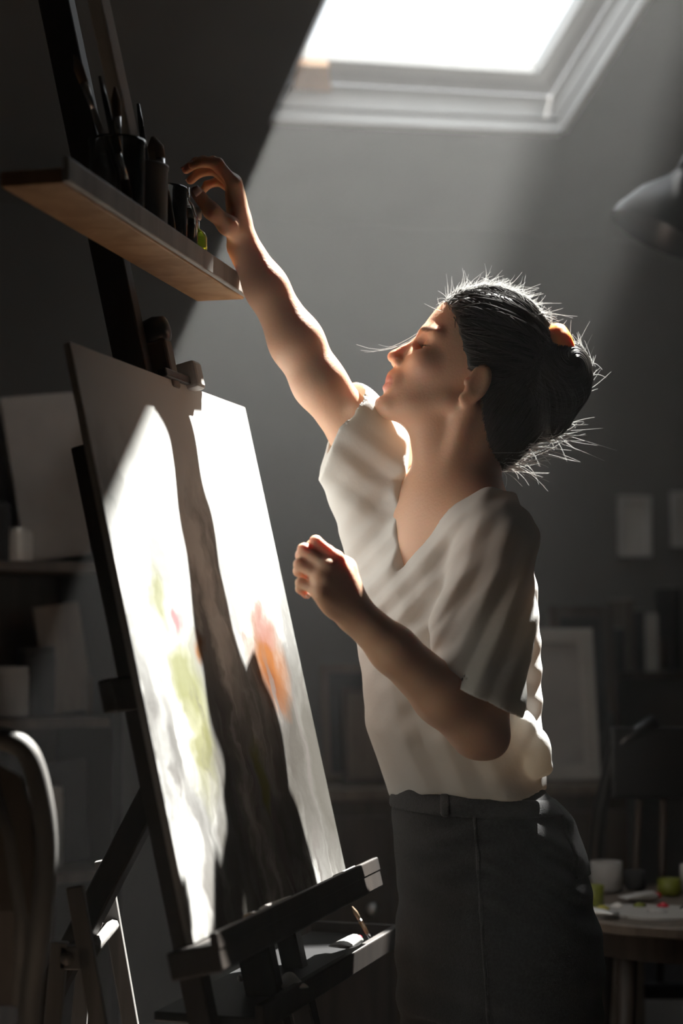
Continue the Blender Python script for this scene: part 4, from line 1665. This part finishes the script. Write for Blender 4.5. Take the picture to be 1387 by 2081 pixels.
foldj((.3, 0, 1), 130, 1, PP(960, 1830, 2.45), .14, .0035)
foldj((-.5, 0, 1), 150, 2, PP(900, 1700, 2.45), .10, .003)
foldj((.6, 0, .9), 160, 3, PP(1110, 1740, 2.45), .09, .003)
foldj((.1, 0, 1), 110, 4, PP(990, 2250, 2.5), .25, .005)
mj = mat('denim', (.017, .017, .0195), .85, nscale=260, namt=.45, bump=.5, bscale=700, sheen=.15)
jeans = mesh_obj('jeans', fj.mesh(smooth=1), mj, person)
mstitch = mat('denim_raised', (.022, .022, .025), .8, nscale=240, namt=.4, bump=.5, bscale=600, sheen=.15)


def patch(name, planes, off, src=fj):
    f0 = src.f.copy()
    r = f0 - off
    for p0, n in planes:
        n = np.array(n, float); n /= np.linalg.norm(n)
        r = np.maximum(r, ((Xj - p0[0]) * n[0] + (Yj - p0[1]) * n[1] + (Zj - p0[2]) * n[2]).astype(np.float32))
    src.f = r
    vf = src.mesh(smooth=1)
    src.f = f0
    if vf is not None:
        return mesh_obj(name, vf, mstitch, jeans)


# back pocket on the near hip and its slanting front pocket edge, waistband, side seam
pk = PP(1118, 1700, 2.50)
patch('back_pocket', [(pk + z_ * .045, (0.0, 0, 1)), (pk - z_ * .055, (0, 0, -1)), (pk - np.array((.030, 0, 0)), (-1, 0, .1)), (pk + g_ * 0, g_)], .0045)
patch('waistband', [(PP(950, 1655, 2.5), (0, 0, -1)), (PP(950, 1612, 2.5), (.08, 0, 1))], .004)
p_s = PP(985, 1900, 2.4)
patch('side_seam', [(p_s + np.array((.003, 0, 0)), (1, 0, .06)), (p_s - np.array((.003, 0, 0)), (-1, 0, -.06)), (PP(985, 1640, 2.5), (0, 0, 1)), (np.array((0, 2.55, 0)), (0, 1, 0))], .0025)
bl = PP(905, 1632, 2.45)
patch('belt_loop', [(bl + np.array((.006, 0, 0)), (1, 0, 0)), (bl - np.array((.006, 0, 0)), (-1, 0, 0)), (bl - z_ * .022, (0, 0, -1)), (bl + z_ * .02, (0, 0, 1)), (np.array((0, 2.55, 0)), (0, 1, 0))], .0075)
del fj
# shoes
for s in (-1, 1):
    an_ = PP(1008, 1930, 2.58) + l_ * .083 * s
    an_[2] = .0
    fo = Field(an_ - np.array((.32, .30, -.002)) + np.array((0, 0, -.0)), an_ + np.array((.2, .2, .15)), .005)
    b0 = an_ - g_ * .06
    fo.cap(b0 + z_ * .035, an_ + g_ * .15 + z_ * .032, .038, .034, .01, flat=(z_, .8))
    fo.cap(an_ - g_ * .03 + z_ * .05, an_ - g_ * .02 + z_ * .11, .042, .042, .03)
    fo.cap(an_ + g_ * .02 + z_ * .05, an_ + g_ * .16 + z_ * .03, .038, .036, .02)
    mesh_obj('shoe', fo.mesh(smooth=2), M['black'], person)

# ------------------------------------------------------------------ hair
def hair_material(name, c, rough, tw):
    m = bpy.data.materials.new(name)
    m.use_nodes = True
    nt = m.node_tree
    nt.nodes.clear()
    oo = nt.nodes.new('ShaderNodeOutputMaterial')
    p = nt.nodes.new('ShaderNodeBsdfPrincipled')
    p.inputs['Base Color'].default_value = (*c, 1)
    p.inputs['Roughness'].default_value = rough
    p.inputs['Specular IOR Level'].default_value = .7
    t = nt.nodes.new('ShaderNodeBsdfTranslucent')
    t.inputs[0].default_value = (min(1, c[0] * 9), min(1, c[1] * 9), min(1, c[2] * 9), 1)
    mx = nt.nodes.new('ShaderNodeMixShader')
    mx.inputs[0].default_value = tw
    nt.links.new(p.outputs[0], mx.inputs[1])
    nt.links.new(t.outputs[0], mx.inputs[2])
    nt.links.new(mx.outputs[0], oo.inputs[0])
    return m


mh = hair_material('dark_hair', (.010, .008, .007), .6, .0)
mhs = hair_material('hair_strand', (.020, .016, .013), .38, .04)
fh = Field(Hc - .19, Hc + .24, .003)
fh.ell(H(-.010, 0, .006), (.098, .080, .093), HR, .0)
ax_ = np.array((.772, 0, -.635))
Xh, Yh, Zh = [fh.lo[k] + np.arange(fh.n[k], dtype=np.float32) * fh.h for k in range(3)]
dX, dY, dZ = Xh[:, None, None] - Hc[0], Yh[None, :, None] - Hc[1], Zh[None, None, :] - Hc[2]
lf = dX * hf[0] + dY * hf[1] + dZ * hf[2]
ls = dX * hs[0] + dY * hs[1] + dZ * hs[2]
lu = dX * hu[0] + dY * hu[1] + dZ * hu[2]
# combed grooves
gro = .0010 * np.sin(lu * 300 + 40 * lf + 3 * np.sin(ls * 60)) + .001 * np.sin(ls * 420 + lf * 60)
fh.f += gro.astype(np.float32)
face_cut = (lf - .083) * .80 - (lu - .036) * .60 - .10 * (.075 - np.abs(ls)) * 1.0 + .007
fh.smax(np.s_[:, :, :], face_cut.astype(np.float32), .010)
fh.ell(PP(1022, 838, HY), (.060, .062, .074), HR, .03)
fh.ell(PP(1000, 900, HY + .01), (.038, .050, .040), None, .02)
bunc = PP(1122, 772, HY - .005)
fh.ell(bunc, (.056, .052, .062), HR, .012)
fh.ell(PP(1100, 835, HY - .005), (.044, .045, .040), HR, .015)
hair = mesh_obj('hair', fh.mesh(smooth=1), mh, person)


def samp(F_, p):
    q = (p - F_.lo) / F_.h
    q = np.clip(q, 0, np.array(F_.n) - 2.001)
    i = q.astype(int)
    t = q - i
    r = 0
    for a in (0, 1):
        for b in (0, 1):
            for c in (0, 1):
                w = np.where(a, t[:, 0], 1 - t[:, 0]) * np.where(b, t[:, 1], 1 - t[:, 1]) * np.where(c, t[:, 2], 1 - t[:, 2])
                r = r + w * F_.f[i[:, 0] + a, i[:, 1] + b, i[:, 2] + c]
    return r


def grad(F_, p):
    e = .004
    g = np.stack([samp(F_, p + np.eye(3)[k] * e) - samp(F_, p - np.eye(3)[k] * e) for k in range(3)], 1)
    return g / np.maximum(np.linalg.norm(g, axis=1), 1e-6)[:, None]


def strands_mesh(paths, rads):
    """paths (N,K,3); three-sided tapering tubes"""
    N, K_, _ = paths.shape
    T = np.gradient(paths, axis=1)
    T /= np.maximum(np.linalg.norm(T, axis=2), 1e-9)[..., None]
    ref = np.array((.31, .77, .56))
    U_ = np.cross(T, ref)
    U_ /= np.maximum(np.linalg.norm(U_, axis=2), 1e-9)[..., None]
    W_ = np.cross(T, U_)
    tp = np.linspace(1, .35, K_)[None, :, None] * rads[:, None, None]
    ring = np.stack([paths + (U_ * math.cos(a) + W_ * math.sin(a)) * tp for a in (0, 2.094, 4.189)], 2)
    vtx = ring.reshape(-1, 3)
    n_, k_ = np.meshgrid(np.arange(N), np.arange(K_ - 1), indexing='ij')
    base = (n_ * K_ + k_) * 3
    F = []
    for a in range(3):
        b = (a + 1) % 3
        F.append(np.stack([base + a, base + b, base + 3 + b, base + 3 + a], -1).reshape(-1, 4))
    return vtx, np.concatenate(F)


hv_ = np.array([v.co[:] for v in hair.data.vertices])
hl_ = (hv_ - Hc) @ HR.T
on_bun = np.linalg.norm((hv_ - bunc) @ HR.T / np.array((.056, .052, .062)), axis=1) < 1.12
scalp = ~on_bun
N1 = 4200
p = hv_[rng.choice(np.where(scalp)[0], N1)] + rng.normal(0, .0015, (N1, 3))
anchor = PP(1090, 735, HY - .005)
K_ = 12
rof = rng.random(N1) ** 2
path = [p]
for k in range(K_ - 1):
    q = path[-1]
    d = anchor - q + rng.normal(0, .004, q.shape)
    g1 = grad(fh, q)
    d = d - g1 * (d * g1).sum(1)[:, None]
    L = np.linalg.norm(d, axis=1)
    st = np.minimum(.008, L * .4)
    q = q + d / np.maximum(L, 1e-5)[:, None] * st[:, None]
    off = .0004 + .0026 * rof
    q = q - grad(fh, q) * (samp(fh, q) - off)[:, None]
    path.append(q)
P1 = np.stack(path, 1)
# bun: strands winding round
N2 = 2600
rof2 = rng.random(N2) ** 2
th_ = rng.random(N2) * 2 * math.pi
ph_ = (rng.random(N2) - .5) * 2.4
bax = hs * .8 + hu * .5 - hf * .2
bax /= np.linalg.norm(bax)
b1 = np.cross(bax, hf); b1 /= np.linalg.norm(b1)
b2 = np.cross(bax, b1)
path = []
for k in range(12):
    t = th_ + k * .11
    h_ = ph_ + k * .02
    q = bunc + .062 * (np.cos(h_)[:, None] * (np.cos(t)[:, None] * b1 + np.sin(t)[:, None] * b2) + np.sin(h_)[:, None] * bax)
    for _ in range(2):
        q = q - grad(fh, q) * (samp(fh, q) - .0006 - .002 * rof2)[:, None]
    path.append(q)
P2 = np.stack(path, 1)
sv, sf = strands_mesh(np.concatenate([P1, P2]), rng.uniform(.0003, .0008, N1 + N2))
mesh_obj('hair_strands', (sv, sf), mhs, hair)


# stray hairs standing off the head
def strays(centre_px, sig, n, out_bias, length, curl):
    c = PP(*centre_px, HY)
    w = np.exp(-((hv_[:, 0] - c[0]) ** 2 + (hv_[:, 2] - c[2]) ** 2) / (2 * sig ** 2))
    w = w * (hl_[:, 1] < .030) * (hl_[:, 1] > -.05)
    w /= w.sum()
    p = hv_[rng.choice(len(hv_), n, p=w)]
    g1 = grad(fh, p)
    toward = anchor - p
    toward -= g1 * (toward * g1).sum(1)[:, None]
    toward /= np.maximum(np.linalg.norm(toward, axis=1), 1e-4)[:, None]
    d = g1 * rng.uniform(.10, .6, (n, 1)) + toward * rng.uniform(.4, 1.0, (n, 1)) + np.array(out_bias) + rng.normal(0, .18, (n, 3))
    d /= np.linalg.norm(d, axis=1)[:, None]
    L = rng.uniform(.35, 1, n) * length
    bend = rng.normal(0, curl, (n, 3)) - g1 * curl * .6
    path = []
    for k in range(9):
        t = k / 8
        path.append(p + d * (L * t)[:, None] + bend * (L * t * t)[:, None])
    return np.stack(path, 1)


ST = [strays((1000, 605), .040, 900, (.25, 0, .05), .028, .5),
      strays((930, 625), .035, 700, (.15, 0, -.05), .022, .4),
      strays((900, 640), .03, 200, (.0, 0, .2), .026, .5),
      strays((1190, 740), .02, 90, (.4, 0, .1), .024, .8),
      strays((1060, 930), .03, 150, (.8, 0, -.2), .058, .45),
      strays((1120, 880), .015, 40, (.6, 0, -.4), .034, .9),
      strays((1080, 650), .03, 160, (.3, 0, .2), .026, .8)]
ST = np.concatenate(ST)
# long wisps that cross the brow and stand past the nose
wis = []
for (x0, y0), (x1, y1), (x2, y2), (x3, y3) in (((880, 652), (840, 694), (790, 728), (724, 700)), ((884, 650), (846, 690), (796, 722), (732, 712)),
                                                ((878, 655), (850, 690), (812, 716), (768, 700)), ((885, 648), (840, 688), (786, 716), (740, 716)),
                                                ((1000, 960), (1015, 985), (1040, 1015), (1065, 1040))):
    b0, b1_, b2_, b3 = [PP(x, y, HY - .01) for x, y in ((x0, y0), (x1, y1), (x2, y2), (x3, y3))]
    pts = []
    for k in range(9):
        t = k / 8
        pts.append(b0 * (1 - t) ** 3 + 3 * b1_ * t * (1 - t) ** 2 + 3 * b2_ * t * t * (1 - t) + b3 * t ** 3)
    wis.append(pts)
mwis = hair_material('stray_hair', (.13, .12, .11), .3, .6)  # far paler than the dark hair: backlit halo put into the colour
for w_i in range(4):
    wv0, wf0 = strands_mesh(np.array(wis[w_i:w_i + 1]), np.full(1, .00034))
    mesh_obj('loose_wisp', (wv0, wf0), mwis, hair)
sv, sf = strands_mesh(ST, np.full(len(ST), .00040))
mesh_obj('stray_hairs', (sv, sf), hair_material('stray_hair', (.13, .12, .11), .3, .6), hair)
del fh
# lashes
for s in (-1, 1):
    lash = []
    for k in range(16):
        a = (k / 15 - .5) * 1.7
        e = H(.0665 + .0135 * math.cos(a) * .97, s * .030 + .0145 * math.sin(a), -.0375)
        d = hf * math.cos(a) + hs * math.sin(a)
        lash.append([e + d * t * .010 + hu * (t * t * .004 - t * .002) for t in np.linspace(0, 1, 9)])
    sv, sf = strands_mesh(np.array(lash), np.full(len(lash), .00022))
    mesh_obj('eyelashes', (sv, sf), mh, person)
# amber hair band
bm = bmesh.new()
cb = PP(1138, 700, HY - .012)
ax3 = V((.93, 0, .38)).normalized()
x_, y_, _ = basis(ax3)
R1, R2, n1, n2 = .021, .0105, 28, 12
rr = [[bm.verts.new(V(cb) + (x_ * math.cos(u) + y_ * math.sin(u)) * (R1 + R2 * math.cos(w_) * (1 + .12 * math.sin(9 * u))) + ax3 * R2 * 1.5 * math.sin(w_))
       for w_ in np.linspace(0, 2 * math.pi, n2, endpoint=False)] for u in np.linspace(0, 2 * math.pi, n1, endpoint=False)]
for i in range(n1):
    for j in range(n2):
        bm.faces.new((rr[i][j], rr[(i + 1) % n1][j], rr[(i + 1) % n1][(j + 1) % n2], rr[i][(j + 1) % n2]))
obj('hair_band', bm, mat('amber_band', (.78, .34, .08), .35, sss=.4, ssr=(1, .5, .2)), hair, smooth=True)['label'] = 'amber hair band'


# ------------------------------------------------------------------ haze in the attic air
def haze_material(name, dens):
    m = bpy.data.materials.new(name)
    m.use_nodes = True
    nt = m.node_tree
    nt.nodes.clear()
    oo = nt.nodes.new('ShaderNodeOutputMaterial')
    vsn = nt.nodes.new('ShaderNodeVolumeScatter')
    vsn.inputs['Density'].default_value = dens
    vsn.inputs['Anisotropy'].default_value = 0.25
    nt.links.new(vsn.outputs[0], oo.inputs['Volume'])
    return m


L_ = (outer[1] - outer[0]).length - .06


def haze_box(name, prof, m, label):
    bm = bmesh.new()
    A_ = [bm.verts.new(p + rt * .03) for p in prof]
    B_ = [bm.verts.new(p + rt * (.03 + L_)) for p in prof]
    bm.faces.new(A_)
    bm.faces.new(B_[::-1])
    for i in range(len(prof)):
        j = (i + 1) % len(prof)
        bm.faces.new((A_[i], B_[i], B_[j], A_[j]))
    tag(obj(name, bm, m), label, 'haze', kind='stuff')


haze_box('haze', [flat(outer[0], .02) - dh * .03, outer[0] - dh * .03 - V((0, 0, .03)), eL - V((0, 0, .05)), rL + dh * .03, flat(rL, .02) + dh * .03],
         haze_material('thin_dusty_air', HAZE), 'thin dusty haze filling the whole attic')
e_ = flat(outer[0], .03) - dh * .04
front = (e_ - V((0, 2.95, 0))).dot(dh)          # depth of the denser drift, measured from the knee wall
f_ = e_ - dh * (e_ - V((.15, 3.0, 0))).dot(dh)
zr = outer[0].z + (outer[0] - f_).dot(dh) * math.tan(SL)
mz = haze_material('drifting_dust', HAZE_BACK)
nt = mz.node_tree
vol = [n for n in nt.nodes if n.type == 'VOLUME_SCATTER'][0]
geo = nt.nodes.new('ShaderNodeTexCoord')
sx = nt.nodes.new('ShaderNodeSeparateXYZ')
nt.links.new(geo.outputs['Object'], sx.inputs[0])
r1 = nt.nodes.new('ShaderNodeMapRange')
r1.interpolation_type = 'SMOOTHSTEP'
r1.inputs['From Min'].default_value = .9
r1.inputs['From Max'].default_value = 1.95
r1.inputs['To Max'].default_value = HAZE_BACK
nt.links.new(sx.outputs['Z'], r1.inputs[0])
nt.links.new(r1.outputs[0], vol.inputs['Density'])
zb = .88
haze_box('sunlit_haze', [V((e_.x, e_.y, zb)), V((e_.x, e_.y, outer[0].z - .04)), V((f_.x, f_.y, zr - .04)), V((f_.x, f_.y, zb))], mz,
         'dusty haze in the shaft of sun under the skylight, behind the person')

# repeats carry a shared group phrase
GR = {'glass_jar': 'brush jars on the shelf above the easel', 'oil_bottle': 'small bottles on the shelf above the easel',
      'book': 'books on the wall shelf', 'hung_canvas': 'pale canvases on the back wall', 'picture_frame': 'frames leaning on the sideboard',
      'leaning_board': 'boards leaning on the storage rack', 'paint_tin': 'tins on the storage rack', 'storage_jar': 'jars on the storage rack',
      'paint_pot': 'paint pots on the round table'}
for o in list(S.objects):
    if o.parent is None and 'category' in o:
        st = o.name.split('.')[0]
        if st in GR:
            o['group'] = GR[st]
        elif st == 'paint_tube':
            o['group'] = 'paint tubes on the round table' if 'round table' in o['label'] else 'paint tubes on the easel tray'
        elif st == 'paint_brush' and 'jar' in o['label']:
            o['group'] = 'brushes in the shelf jars'
